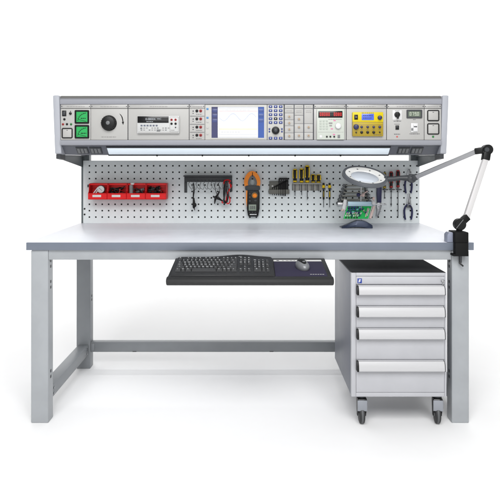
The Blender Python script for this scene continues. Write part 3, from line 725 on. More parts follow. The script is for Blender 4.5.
for x, y, w, hh in ((249.8, 193.5, 1.6, 1.8), (249.8, 197.0, 1.6, 1.8), (249.8, 200.6, 1.8, 1.6), (255.4, 200.3, 2.4, 1.6), (249.6, 211.8, 1.2, .8), (252.4, 211.8, 1.2, .8), (255.4, 211.8, 1.2, .8)): m.r(x - w / 2, y - hh / 2, x + w / 2, y + hh / 2, .0332, .0305, .0006)
m.build('button', M_dkg, t)
m = FP(yq); m.dashes(249.8, 256.4, 213.9, .8, .0314, 0, 5); m.build('lettering', M_leg_ink, t)
m = FP(yq); m.r(248.6, 215.4, 258.0, 216.4, .02, .004, .001); m.build('foot', M_dkg, t)

# ================================================================== hex key set
t = thing('hex_key_set', PT(278.8, 196, YP), 'grey plastic holder with a stepped set of black hex keys', 'hex keys')
m = FP(YP); m.r(268.6, 189.2, 289.2, 193.8, .022, .0008, .0025); m.p([(269.2, 181.2), (278.4, 181.0), (278.6, 189.2), (269.2, 189.2)], .014, .0008, 0, .001); m.build('holder', M_gry, t)
m = FP(YP); m.p([(278.5, 178.6), (279.6, 177.8), (287, 177.8), (288.2, 179), (288.2, 189.2), (278.5, 189.2)], .018, .0008, 0, .002)
for k in range(4): m.c(280.2 + 2.2 * k, 180.0, .55, .0184, .017, None, 1, 8)
m.build('upper_block', [M_blk, M_mid], t)
m = FP(YP); m.c(272.4, 186.0, .8, .0146, .013, None); m.build('hanging_hole', M_paper, t)
for k in range(7):
    px = 272.5 + 2.1 * k; yy = YP - .02; top = 188 - 1.05 * k
    m = MB(); m.tube([PT(px, 195.2 + .12 * k, yy), PT(px, 190, yy), PT(px, top, yy), PT(px + .5, top - .8, yy), PT(px + 3.2, top - .9, yy)], S(.30 + .06 * k, yy), 6); m.build('hex_key', M_blk2, t)

# ================================================================== screwdrivers in the yellow-black rack
t = thing('screwdriver_rack', PT(306, 190, YP), 'translucent beige strip holding yellow and black screwdrivers', 'tool rack')
m = FP(YP); m.r(292.6, 182.6, 321.6, 184.0, .034, .0008, .001); m.r(292.6, 184.05, 321.6, 190.6, .0035, .0008, .0008); m.build('strip', M_holder, t)
for px in (294.6, 301.6, 307.4, 313.4, 319.2):
    m = FP(YP); m.r(px - 2.5, 184.05, px - 2.1, 190.4, .0075, .0036, .0004); m.build('rib', M_dsteel, t)
yd = YP - .019
def screwdriver(px, ptop, pbot, ptip, rpx, label, col=M_yelt, body=M_blk, yy=yd, bulge=1.0, group='yellow and black screwdrivers in the rack'):
    t = thing('screwdriver', PT(px, ptip, yy), label, 'screwdriver', group)
    r = S(rpx, yy); o = PT(px, pbot, yy); L = Z(ptop, yy) - Z(pbot, yy)
    m = MB(); m.lathe([(r * .55, 0), (r * .8, L * .05), (r * .75, L * .22), (r, L * .4), (r * 1.05 * bulge, L * .7), (r, L * .9), (r * .8, L * .97), (r * .4, L * .999)], o, seg=16); h = m.build('handle', body, t)
    m = MB(); m.lathe([(r * .86, L * .88), (r * .9, L * .93), (r * .80, L * 1.0), (r * .3, L * 1.02)], o, seg=16)
    for a in (-155, -45, 40): 
        c = Vector(o) + Vector((r * .93 * math.cos(R(a)), r * .93 * math.sin(R(a)), 0))
        m.box(c.x - r * .25, c.x + r * .25, c.y - r * .22, c.y + r * .22, c.z + L * .30, c.z + L * .9, r * .1)
    m.lathe([(r * .84, L * .02), (r * .9, L * .06), (r * .84, L * .13)], o, seg=16)
    m.build('grip_inlay', col, h)
    m = MB(); zt = Z(ptip, yy); m.cyl((o[0], yy, zt + .008), (o[0], yy, o[2]), S(.38, yy), seg=10); m.poly([(o[0] - S(.42, yy), zt + .008), (o[0] + S(.42, yy), zt + .008), (o[0] + S(.3, yy), zt), (o[0] - S(.3, yy), zt)], yy - .0008, yy + .0008); m.build('blade', M_dsteel, t)
    return t
for i, (px, a, b, tip, r, l) in enumerate(((295.0, 169.0, 182.3, 195.8, 2.2, 'tall yellow and black screwdriver next to the hex keys'), (301.6, 168.6, 182.6, 195.2, 2.2, 'yellow topped screwdriver between two others in the strip'),
                              (307.3, 165.6, 182.6, 199.6, 2.4, 'tallest yellow and black screwdriver in the rack'), (313.2, 174.4, 182.6, 192, 2.3, 'stubby yellow and black screwdriver beside the tallest one'),
                              (318.6, 174.6, 182.6, 191.4, 2.4, 'stubby yellow and black screwdriver at the rack end'))):
    screwdriver(px, a, b, tip, r, l)
for px, l in ((323.6, 'slim yellow banded precision driver nearer the screwdriver rack'), (329.6, 'slim yellow banded precision driver nearer the wrenches')):
    yy = YP - .012
    t = thing('precision_screwdriver', PT(px, 207, yy), l, 'screwdriver', 'slim precision drivers')
    o = PT(px, 199.5, yy); r = S(1.1, yy); L = Z(183, yy) - Z(199.5, yy)
    m = MB(); m.lathe([(r * .5, 0), (r * .85, L * .04), (r * .8, L * .6), (r * 1.1, L * .68), (r * 1.1, L * .70)], o, seg=14); m.lathe([(r * .9, L * .88), (r * 1.0, L * .9), (r * .9, L * .98), (r * .5, L)], o, seg=14); h = m.build('handle', M_blk, t)
    m = MB(); m.lathe([(r * 1.0, L * .70), (r * 1.35, L * .73), (r * 1.35, L * .85), (r * .9, L * .88)], o, seg=14); m.build('collar', M_yelt, t)
    m = MB(); m.box(o[0] - r * .3, o[0] + r * .3, yy - r * .95, yy - r * .6, o[2] + L * .15, o[2] + L * .5, .0004); m.build('grip_inlay', M_yeld if px < 325 else M_yelt, h)
    m = MB(); m.cyl((o[0], yy, Z(207.2, yy)), (o[0], yy, o[2]), S(.28, yy), seg=8); m.build('blade', M_dsteel, t)
    m = FP(YP); m.r(px - 1.5, 188.4, px + 1.5, 189.2, .022, .0008, .0006); m.build('hook', M_dsteel, t)

# ================================================================== wrenches
yw = YP - .016
wr = [(185.6, 343.4, 366.0, .62), (189.0, 342.2, 367.2, .68), (192.5, 341.2, 368.2, .76), (196.0, 340.0, 369.4, .86), (199.6, 338.8, 370.4, .98), (203.2, 337.4, 371.6, 1.1)]
wl = ['shortest steel wrench, topmost on the holder just under the lens', 'second steel wrench down from the lens', 'third steel wrench down from the lens', 'third steel wrench up from the blue clamp bar', 'steel wrench just above the longest one', 'longest steel wrench, lowest on the holder']
for (py, x0, x1, w), l in zip(wr, wl):
    t = thing('wrench', PT((x0 + x1) / 2, py + w, yw), l, 'wrench', 'steel wrenches on the slanted holder')
    m = FP(yw); m.r(x0 + 1.6, py - w * .95, x1 - 2.0, py + w * .95, .003, -.003, .0012); m.build('shaft', M_wrench, t)
    m = FP(yw); rr = 1.0 + w * .8; m.ring(ell(x0 + .6, py, rr, rr, n=20, y=yw), ell(x0 + .6, py, rr * .55, rr * .55, n=20, y=yw), yw - .0045, yw + .0045); m.build('ring_end', M_dsteel, t)
    m = FP(yw); rr *= 1.15; c = x1 - .6
    m.ring(ell(c, py, rr, rr, 35, 325, 18, yw), ell(c + .3, py, rr * .45, rr * .45, 35, 325, 18, yw), yw - .004, yw + .004, closed=False); m.build('open_end', M_dsteel, t)
t = thing('wrench_holder', PT(352, 204, YP), 'pair of slanted steel strips carrying the wrenches', 'tool holder')
for pts in (((345.6, 184.2), (347.2, 184.2), (341.8, 205), (340.2, 205)), ((363.4, 184.2), (365, 184.2), (368.6, 205), (367, 205))):
    m = FP(YP); m.p(pts, .006, .0008, 0, .0005)
    for (py, x0, x1, w) in wr:
        k = (py - 184.2) / 20.8; q = pts[0][0] + (pts[3][0] - pts[0][0]) * k + .8
        m.r(q - .5, py + w * .85 + .02, q + .5, py + w * .85 + .7, .026, .0055, .0003)
    m.build('strip', M_dsteel, t)

# ================================================================== tools on the right of the board
t = thing('side_cutter', PT(378, 217, yw), 'navy handled cutter with grey jaws hanging by the pink clip', 'cutters')
m = FP(YP); m.p([(376.2, 183.5), (380.6, 183.5), (381, 190), (380.6, 202.4), (376.6, 202.4), (376, 194)], .022, .006, 0, .003); m.build('handle', M_navy, t)
m = FP(YP); m.p([(376.8, 202.4), (380.4, 202.4), (381.0, 206), (379.6, 211), (377.6, 216.4), (375.4, 216), (376.6, 210), (375.8, 206)], .018, .009, 0, .001); m.c(378.6, 206.4, 1.1, .021, .008); m.line([(377.0, 208.5), (380.4, 211.5)], .7, .0195, .017, 0); m.build('jaw', M_steel, t)
for px, a, b, tip, r, l in ((384.6, 172.6, 188.5, 198.5, 1.7, 'short black driver hanging closest to the navy cutter'), (391.2, 171.6, 188, 206.5, 1.9, 'red and black driver of middle length under the lamp neck'), (398.0, 170.2, 187.5, 216.5, 1.9, 'longest red and black driver beside the pliers')):
    screwdriver(px, a, b, tip, r, l, col=M_redj if px > 388 else M_yeld, group='drivers hanging behind the lamp neck')
    m = FP(YP); m.r(px - 2.3, 188.9, px + 2.3, 189.8, .034, .0008, .0006); tag(m.build('tool_hook', M_dsteel), {384: 'thin steel hook under the short black driver', 391: 'thin steel hook under the middle length driver', 398: 'thin steel hook under the longest red driver'}[int(px)], 'hook', 'tool hooks on the pegboard')
def pliers(px, jt, piv, hb, w, label):
    yy = YP - .014
    t = thing('pliers', PT(px, hb, yy), label, 'pliers', 'navy handled pliers at the board end')
    for s in (-1, 1):
        m = FP(YP); m.p([(px + s * .12, jt), (px + s * .7, jt + .3), (px + s * 1.7, piv - 2.2), (px + s * 1.9, piv), (px + s * 1.3, piv + 2.0), (px - s * .6, piv + 1.0), (px + s * .12, piv - 2.0)], .016 + .002 * s, .009 + .002 * s, 0, .0006); m.build('jaw', M_steel, t)
        P = [(px + s * .9, piv + 1.2), (px + s * w * .8, piv + (hb - piv) * .25), (px + s * w, piv + (hb - piv) * .5), (px + s * w * .9, piv + (hb - piv) * .8), (px + s * w * .72, hb)]
        m = MB(); m.tube([PT(a, b, yy) for a, b in P], [S(.75, yy), S(.95, yy), S(1.0, yy), S(1.0, yy), S(.85, yy)], 10); m.build('handle', M_navy, t)
    m = FP(YP); m.c(px, piv, 1.0, .021, .006, .8); m.build('pivot', M_dsteel, t)
    m = FP(YP); m.r(px - 2.6, piv + 3.2, px + 2.6, piv + 3.9, .026, .0008, .0006); m.build('hook', M_dsteel, t)
pliers(408.4, 168.8, 176.4, 193.2, 3.4, 'upper small navy handled pliers behind the lamp joint')
pliers(408.2, 193.4, 203.2, 219.6, 3.9, 'lower larger navy handled pliers with long jaws')

# ================================================================== circuit board and its stand on the table
ys = .545
t = thing('board_stand', (X(357, ys), ys, TZ), 'board clamping stand with curved dark blue grey foot', 'stand')
m = MB()
zb = TZ + .0005
# curved foot: arched slab, thicker in the middle
n = 14; U = []; Lw = []
for i in range(n + 1):
    k = i / n; px = 341.2 + 30.6 * k
    U.append((px, 229.6 - 4.6 * min(1, k * 2.0) ** 1.2 - 1.6 * math.sin(math.pi * k) + (3.0 * max(0, (k - .72) / .28) ** 1.5)))
    Lw.append((px, 231 - 1.3 * math.sin(math.pi * k) ** 2))
yf = .515
zoff = zb - min(Z(b, yf) for a, b in Lw)
rows4 = []
for (a, b), (_, c) in zip(U, Lw):
    x, zu, zl = X(a, yf), Z(b, yf) + zoff, Z(c, yf) + zoff
    rows4.append([m.bm.verts.new(q) for q in ((x, yf - .02, zl), (x, yf - .022, zl + .35 * (zu - zl)), (x, yf - .014, zu - .001), (x, yf + .012, zu + .001), (x, yf + .05, zl + .5 * (zu - zl)), (x, yf + .056, zl))])
for p, q in zip(rows4, rows4[1:]):
    for i in range(6): m.bm.faces.new((p[i], q[i], q[(i + 1) % 6], p[(i + 1) % 6]))
m.bm.faces.new(rows4[0][::-1]); m.bm.faces.new(rows4[-1]); bmesh.ops.recalc_face_normals(m.bm, faces=m.bm.faces[:])
m.build('base', M_base, t)
m = MB(); m.cyl((X(361.4, ys), ys, TZ + .012), (X(361.4, ys), ys, Z(204, ys)), .0032, seg=12); m.cyl((X(361.2, ys), ys + .012, Z(204, ys)), (X(361.6, ys), ys + .012, Z(186.5, ys)), .0036, seg=12); m.build('rod', M_chrome, t)
m = MB(); m.box(X(347.8, ys), X(374, ys), ys - .006, ys + .007, Z(206.0, ys), Z(201.6, ys), .002); m.build('cross_bar', M_bar, t)
m = MB(); m.box(X(337.6, ys), X(347.6, ys), ys - .004, ys + .005, Z(205.4, ys), Z(202.6, ys), .002); m.build('bar_end', M_chrome, t)
m = MB(); m.bar(PT(345.4, 199.6, ys - .008), PT(343.2, 210.6, ys - .012), S(3.2, ys), .012, .003); m.ball(PT(342.6, 210, ys - .016), .008, .008, .006, mi=1); m.build('clamp', [M_wht, M_skin], t)
m = MB(); m.bar(PT(374.2, 206, ys - .008), PT(370.0, 218.6, ys - .02), S(2.4, ys), .010, .003); m.ball(PT(373.4, 203.0, ys - .010), .010, .010, .012, mi=1); m.ball(PT(373.6, 198.6, ys - .010), .007, .007, .009, mi=0); m.build('clamp', [M_skin, M_wht], t)
m = MB(); m.cyl(PT(374.5, 204.2, ys), PT(386.4, 204.4, ys), .003, seg=10); m.build('screw_rod', M_chrome, t)
m = MB(); m.ball(PT(363.2, 195, ys), .008, .008, .010, mi=0); m.cyl(PT(360.2, 196, ys), PT(367.6, 191, ys), .003, seg=10); m.ball(PT(358.4, 194.8, ys + .004), .010, .008, .010, mi=1); m.build('joint', [M_skin, M_navy], t)

T0 = Matrix.Translation(PT(343.4, 218.6, ys - .034)) @ Matrix.Rotation(R(58), 4, 'X')
W, H = S(24.6, ys - .02), .068
t = thing('circuit_board', PT(357, 219, ys - .03), 'green circuit board packed with blue and white components', 'circuit board')
SH = Matrix(((1, .36, 0, 0), (0, 1, 0, 0), (0, 0, 1, 0), (0, 0, 0, 1)))
T0 = T0 @ SH
m = MB(); m.box(0, W, 0, H, -.0016, 0, 0, M=T0); m.build('board', M_pcb, t)
rnd = random.Random(12)
def comp(u, v, du, dv, hh, mt, name):
    m = MB(); m.box((u) * W, (u + du) * W, v * H, (v + dv) * H, .0002, hh, .0008, M=T0); m.build(name, mt, t)
M_teal = mat('teal_part', (120, 196, 200), .4)
for j, v in enumerate((.80, .62, .42)):
    for i in range(5): comp(.04 + .115 * i + .03 * (j == 1), v, .088, .13, .006 + .004 * rnd.random(), (M_chip, M_chip, M_blue, M_chip, M_teal)[(i + j) % 5], 'chip')
for j, v in enumerate((.12, .30)):
    for i in range(8): comp(.04 + .08 * i + .02 * j, v + .03 * rnd.random(), .048, .11, .008 + .006 * rnd.random(), (M_wht, M_skin, M_wht, M_chip)[(i + j) % 4], 'connector')
for i in range(6):
    m = MB(); m.cyl((0, 0, 0), (0, 0, .010), .0032, seg=12, M=T0 @ Matrix.Translation(((.62 + .055 * i) * W, (.30 + .45 * rnd.random()) * H, .0004))); m.build('capacitor', (M_chrome, M_blue, M_skin)[i % 3], t)
for i in range(5): comp(.06 + .11 * i, .02, .07, .07, .004, M_blk, 'resistor')
comp(.85, .12, .05, .72, .004, M_skin, 'terminal_strip'); comp(.92, .2, .03, .6, .003, M_wht, 'terminal_strip')

# ================================================================== magnifier lamp
t = thing('magnifier_lamp', (X(461, .02), .02, TZ), 'jointed magnifier lamp with oval grey rim clamped to table corner', 'magnifier lamp')
yl = .02
m = MB()
xc0, xc1 = X(454.4, -.02), X(468.2, -.02)
m.box(xc0, xc1, -.028, .055, TZ + .0006, Z(232, -.02), .004); m.box(xc0 + .001, xc1 - .002, -.030, -.002, Z(255.2, -.02), TZ + .002, .002)
m.box(xc0 - .006, xc1 - .001, -.028, .05, Z(256.0, -.02), Z(254.0, -.02), .001)
m.build('clamp', M_blk2, t)
m = MB(); m.poly([(X(447.2, 0), TZ + .0008), (X(454.2, 0), TZ + .0008), (X(454.2, 0), Z(232.5, 0)), (X(449, 0), Z(232.5, 0)), (X(447.2, 0), Z(235, 0))], -.002, .04, 'y', 0, bev=.003); m.build('clamp_pad', mat('clamp_pad_grey', (150, 156, 176), .4), t)
m = MB(); m.cyl(PT(460.4, 262.8, .0), PT(460.4, 255.8, .0), .005, seg=14)
for k in range(6): m.cyl(PT(460.4, 256.6 + k, .0), PT(460.4, 257.1 + k, .0), .0058, seg=14)
m.bar(PT(459.0, 262.4, -.004), PT(463.4, 266.4, -.012), .006, .004, .001, 1); m.build('clamp_screw', [M_dsteel, M_blk], t)
J1 = Vector(PT(459.2, 224.2, yl)); J2 = Vector(PT(487.0, 149.6, .10)); J3 = Vector(PT(411.5, 178.4, .335))
m = MB(); r1 = S(5.9, yl); m.lathe([(r1 * .9, 0), (r1, .003), (r1, .027), (r1 * .9, .03)], J1 + Vector((0, .012, 0)), (0, -1, 0), 32); m.cyl((J1.x, yl, TZ + .035), (J1.x, yl, J1.z - r1 * .7), .012, seg=20)
b0 = Vector(PT(466.6, 217.4, yl + .004)); m.bar(J1, b0 + (b0 - J1) * .12, S(7, yl), .024, .003); m.build('base_joint', M_blk, t)
m = FP(yl - .0185); m.line([(456.2, 228.4), (463.2, 219.6)], .6, .002, 0); m.build('joint_slot', M_mid, t)
l0 = Vector(PT(466.2, 217.6, yl + .004)); l1 = Vector(PT(485.6, 158.6, .092))
m = MB(); m.bar(l0, l1, S(5.7, .05), .022, .003); m.build('lower_arm', M_armw, t)
m = MB(); r2 = S(5.1, .1); m.lathe([(r2 * .9, 0), (r2, .003), (r2, .031), (r2 * .9, .034)], J2 + Vector((0, .017, 0)), (0, -1, 0), 32)
dn = (l1 - J2).normalized(); m.bar(J2, l1 + dn * .008, S(7.2, .1), .029, .004)
u0 = Vector(PT(474.6, 151.4, .118)); du = (u0 - J2).normalized(); m.bar(J2, u0, S(6.4, .11), .028, .004); m.bar(J2 + du * .01, J2 + dn * .02, .03, .026, .006); m.build('elbow_joint', M_blk, t)
m = FP(J2.y - .0175); m.c(487, 149.6, 2.4, .002, 0, 2.2); m.build('joint_cap', M_dkg, t)
u1 = Vector(PT(415.6, 177.2, .325))
m = MB(); m.bar(u0 - du * .01, u1, S(4.5, .2), .02, .003); m.build('upper_arm', M_armg, t)
m = MB(); r3 = S(4.4, .33); m.lathe([(r3 * .9, 0), (r3, .002), (r3, .022), (r3 * .9, .024)], J3 + Vector((0, .012, 0)), (0, -1, 0), 28); m.bar(J3, u1 + (u1 - J3).normalized() * .01, S(6, .33), .024, .005); m.build('head_joint', M_dkg, t)
RC = Vector(PT(365.2, 175.2, .35)); rad = S(22.9, .35)
TR = Matrix.Translation(RC) @ Matrix.Rotation(R(6), 4, 'Y') @ Matrix.Rotation(R(23), 4, 'X')
edge = TR @ Vector((rad * .97, 0, -.01))
m = MB(); mid = (edge + J3) / 2
m.tube([edge - Vector((.012, 0, 0)), edge.lerp(J3, .3) + Vector((0, 0, .002)), edge.lerp(J3, .6) + Vector((0, 0, .004)), J3], [.014, .011, .011, .015], 14); m.build('neck', M_dkg, t)
m = MB()
# rim: lathe profile as a closed ring
def ringlathe(m, prof, M, seg=72, mi=0):
    Q = [[m.bm.verts.new((r * math.cos(2 * math.pi * i / seg), r * math.sin(2 * math.pi * i / seg), z)) for i in range(seg)] for r, z in prof]
    k = len(prof)
    for a in range(k):
        for i in range(seg): m.bm.faces.new((Q[a][i], Q[a][(i + 1) % seg], Q[(a + 1) % k][(i + 1) % seg], Q[(a + 1) % k][i]))
    vs = [v for q in Q for v in q]
    bmesh.ops.recalc_face_normals(m.bm, faces=list({f for v in vs for f in v.link_faces})); m._fin(vs, mi, M)
w = rad * .125
ringlathe(m, [(rad, -.013), (rad, -.004), (rad - .003, .002), (rad - .008, .004), (rad - w, .002), (rad - w, -.016), (rad - .006, -.018)], TR)
rim = m.build('rim', M_rim, t)
m = MB(); ringlathe(m, [(rad - w - .0004, -.001), (rad * .62, -.007), (rad * .60, -.010), (rad - w - .0004, -.012)], TR); m.build('inner_ring', M_lampw, rim)
m = MB()
for k in range(8):
    a = R(45 * k + 20); m.ball((rad * .72 * math.cos(a), rad * .72 * math.sin(a), -.0045), .0045, .0045, .0025, 10, M=TR)
m.build('lamp_bead', M_mid, rim)
m = MB(); m.lathe([(rad * .30, -.016), (rad * .596, -.0115), (rad * .596, -.0085), (rad * .5, -.0045), (rad * .3, -.001), (rad * .12, .0008), (.001, .001)], (0, 0, 0), seg=48, M=TR); m.build('lens', M_lens, rim)

# ================================================================== keyboard tray
TT = Matrix.Translation((0, -.245, Z(278.2, -.245))) @ Matrix.Rotation(R(7.2), 4, 'X')
t = thing('keyboard_tray', (0, -.1, .60), 'thin black pull out keyboard tray under the table edge', 'keyboard tray')
hw = .3005
m = MB(); m.M = TT; m.box(-hw, hw, .012, .256, -.012, -.002, .002); m.build('shelf', M_tray, t)
m = MB(); m.M = TT
m.poly([(-.006, -.022), (-.010, -.012), (-.007, -.003), (.001, .001), (.014, .002), (.020, -.001), (.026, -.014), (.012, -.026), (.0, -.027)], -hw - .002, hw + .002, 'x', 0, bev=.004); m.build('palm_rest', M_tray, t)
for sx in (-1, 1):
    m = MB(); m.box(sx * .245, sx * .275, -.10, .10, .632, .636, .001); m.box(sx * .245, sx * .275, .0965, .10, .6362, .6975, .001); m.box(sx * .245, sx * .275, -.10, -.092, .6362, .6405, .001); m.build('support_arm', M_dsteel, t)
# keyboard
t = thing('keyboard', tuple(TT @ Vector((-.1, .02, 0))), 'black computer keyboard with curved rear edge and palm rest', 'keyboard')
kx0, kx1 = X(171.0, -.215), X(274.6, -.215)
m = MB(); m.M = TT
n = 24; rear = [(kx0 + .008 + (kx1 - kx0 - .016) * (1 - i / n), .214 + .026 * math.exp(-((1 - i / n - .66) / .2) ** 2)) for i in range(n + 1)]
outl = [(kx0, .019), (kx1, .019), (kx1 - .002, .20)] + rear + [(kx0 + .002, .20)]
A = [m.bm.verts.new((x, y, -.0015)) for x, y in outl]; B = [m.bm.verts.new((x, y, .006 + .052 * (y - .019))) for x, y in outl]
fs = [m.bm.faces.new(A[::-1]), m.bm.faces.new(B)]
for i in range(len(A)): fs.append(m.bm.faces.new((A[i], A[(i + 1) % len(A)], B[(i + 1) % len(A)], B[i])))
r = bmesh.ops.bevel(m.bm, geom=[e for e in fs[1].edges], offset=.0025, segments=2, profile=.5, affect='EDGES')
m._fin(list(m.bm.verts), 0); m.build('keyboard_case', M_kb, t, sharp=50)
KT = TT @ Matrix.Translation((0, .019, .0062)) @ Matrix.Rotation(math.atan(.052), 4, 'X')
u = (kx1 - kx0 - .022) / 23.2; x00 = kx0 + .011
rows_k = [(.166, '~123 567 90-=', 0), (.135, '`1234567890-=', 0), (.112, '', 0)]
keys = []  # (x, y, w, d, legend, block)
pitch = .0237; y0 = .043
def row(y, x, items, block):
    for ch, wd in items: 
        if ch is not None: keys.append((x + wd * u / 2, y, wd * u, ch, block))
        x += wd * u
def chars(s): return [(c, 1) for c in s]
row(y0, x00, [('c', 1.5), ('w', 1), ('a', 1.5), ('', 6), ('a', 1.5), ('w', 1), ('m', 1), ('c', 1.5)], 0)
row(y0 + pitch, x00, [('^', 2.25)] + chars('ZXCVBNM,./') + [('^', 2.75)], 0)
row(y0 + 2 * pitch, x00, [('C', 1.75)] + chars("ASDFGHJKL;'") + [('<', 2.25)], 0)
row(y0 + 3 * pitch, x00, [('>', 1.5)] + chars('QWERTYUIOP[]') + [('|', 1.5)], 0)
row(y0 + 4 * pitch, x00, chars('`1234567890-=') + [('<', 2)], 0)
row(y0 + 5.15 * pitch, x00, [('E', 1), (None, 1)] + chars('1234') + [(None, .5)] + chars('5678') + [(None, .5)] + chars('9012'), 0)
xn = x00 + 15.4 * u
row(y0, xn, chars('<v>'), 1); row(y0 + pitch, xn + u, [('^', 1)], 1); row(y0 + 3 * pitch, xn, chars('DEP'), 1); row(y0 + 4 * pitch, xn, chars('IHP'), 1); row(y0 + 5.15 * pitch, xn, chars('PSB'), 1)
xp = x00 + 18.9 * u
row(y0, xp, [('0', 2), ('.', 1), ('=', 1)], 2); row(y0 + pitch, xp, chars('123'), 2); row(y0 + 2 * pitch, xp, chars('456+'), 2); row(y0 + 3 * pitch, xp, chars('789'), 2); row(y0 + 4 * pitch, xp, chars('N/*-'), 2)
for b, nm in ((0, 'letter_keys'), (1, 'cursor_keys'), (2, 'number_keys')):
    m = MB()
    for x, y, wd, ch, bl in keys:
        if bl != b: continue
        d = pitch * .86 if y < y0 + 5 * pitch else pitch * .62
        z1 = .0068; e = .0012
        V0 = [(x - wd / 2 + e, y - d / 2), (x + wd / 2 - e, y - d / 2), (x + wd / 2 - e, y + d / 2), (x - wd / 2 + e, y + d / 2)]
        V1 = [(x - wd / 2 + e + .0018, y - d / 2 + .002), (x + wd / 2 - e - .0018, y - d / 2 + .002), (x + wd / 2 - e - .0018, y + d / 2 - .0018), (x - wd / 2 + e + .0018, y + d / 2 - .0018)]
        a = [m.bm.verts.new((p[0], p[1], -.001)) for p in V0]; c = [m.bm.verts.new((p[0], p[1], z1)) for p in V1]
        m.bm.faces.new(c)
        for i in range(4): m.bm.faces.new((a[i], a[(i + 1) % 4], c[(i + 1) % 4], c[i]))
        m._fin(a + c, 0, KT)
        if ch: m.text(ch.strip() or '.', .0105, KT @ Matrix.Translation((x - (wd * .12), y + d * .08, z1 + .0003)) @ Matrix.Diagonal((1, 1.25, 1, 1)), 1)
    m.build(nm, [M_key, M_leg_ink], t, sharp=30)
m = MB(); m.ball((kx0 + .66 * (kx1 - kx0), .214, .0135), .008, .0035, .002, 12, M=TT @ Matrix.Translation((0, 0, .0035))); m.build('emblem', M_mid, t)
# mouse pad
px0, px1 = kx1 + .003, .283
m = MB(); m.M = TT; m.box(px0, px1, .021, .205, -.0018, .0008, .0006, 0); m.box(px0, px1, .2052, .226, -.0018, .0008, .0006, 1)
m.box(px0 + .012, px0 + .022, .211, .219, .0009, .0010, 0, 0)
for k in range(7): m.box(px0 + .034 + .015 * k, px0 + .034 + .015 * k + (.011 if k % 3 else .007), .212, .2165, .0009, .0010, 0, 2)
for k in range(6): m.box(px1 - .062 + .009 * k, px1 - .0555 + .009 * k, .040, .0435, .0009, .0010, 0, 1)
tag(m.build('mouse_pad', [M_pad, M_paper, M_ink]), 'navy mouse pad with a white header strip along its back', 'mouse pad')
# mouse
mx, my = X(302.2, -.12), .118
t = thing('computer_mouse', tuple(TT @ Vector((mx, my, 0))), 'small silver and black computer mouse on the navy pad', 'computer mouse')
m = MB(); TM = TT @ Matrix.Translation((mx, my, .001)) @ Matrix.Rotation(R(14), 4, 'Z')
m.ball((0, 0, .008), .0245, .043, .022, 24, M=TM)
for v in list(m.bm.verts):
    l = TM.inverted() @ v.co
    if l.z < 0: l.z = 0; v.co = TM @ l
m.build('shell', M_mouse, t)
m = MB(); m.ball((0, .0, .0086), .0192, .0425, .0232, 24, M=TM @ Matrix.Translation((0, .004, .0012)))
for v in list(m.bm.verts):
    l = TM.inverted() @ v.co
    if l.z < 0.002: l.z = .002; v.co = TM @ l
m.build('top_cover', M_blk, t)
m = MB(); m.ball((0, -.016, .0300), .006, .006, .002, 14, M=TM); m.build('logo_plate', M_mouse, t)
m = MB(); m.cyl((-.0028, .026, .0265), (.0028, .026, .0265), .006, seg=16, M=TM); m.build('scroll_wheel', M_mid, t)

# ================================================================== drawer cabinet
yk = -.03
cab = thing('drawer_cabinet', (X(399, yk), .19, 0), 'grey four drawer cabinet on castors under the right bench end', 'drawer cabinet')
c0, c1 = X(351.4, yk), X(446.6, yk); zt, zb = Z(272.6, yk), Z(396.8, yk); yb = .425
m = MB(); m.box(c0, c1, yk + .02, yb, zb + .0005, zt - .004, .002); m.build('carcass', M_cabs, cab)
m = MB()
fr = lambda a, b, c, d: m.box(X(a, yk), X(c, yk), yk, yk + .0198, Z(d, yk), Z(b, yk), .0015)
fr(351.4, 272.8, 356.0, 396.8); fr(444.6, 272.8, 446.6, 396.8); fr(356.05, 392.6, 444.55, 396.8); fr(356.05, 272.8, 444.55, 276.2)
m.build('front_frame', M_cab, cab)
m = MB(); m.box(c0 + .001, c1 - .001, yk + .002, yb - .002, zt - .0038, zt, .001); m.build('top_mat', M_mat, cab)
m = MB(); fr(356.15, 276.5, 444.45, 284.2); m.build('lock_strip', M_cab, cab)
m = FP(yk); m.r(357.4, 278.4, 361.9, 283.2, .0012, .0001, .0004); o = m.build('badge', mat('badge_blue', (34, 66, 164), .35), cab)
m = FP(yk); m.p([(358.9, 279.3), (361, 279.3), (360.8, 280.2), (359.7, 280.2), (359.6, 280.7), (360.6, 280.7), (360.4, 281.5), (359.5, 281.5), (359.3, 282.4), (358.4, 282.4)], .0016, .0012); m.build('emblem', M_wht, o)
m = FP(yk); m.c(443.0, 281.0, 1.7, .006, .0001, 1.5, bev=.001); m.c(443, 281, .5, .0064, .0058, None, 1, 8); m.line([(440.6, 279.4), (443.2, 281.4)], .9, .009, .005, 0); m.line([(443.2, 281.4), (442.2, 284.2)], .7, .009, .005, 0); m.build('lock', [M_chrome, M_blk2], cab)
hnd = [(284.9, 305.5, 293.6), (306.0, 327.6, 315.6), (328.1, 359.4, 337.6), (359.9, 392.3, 369.6)]
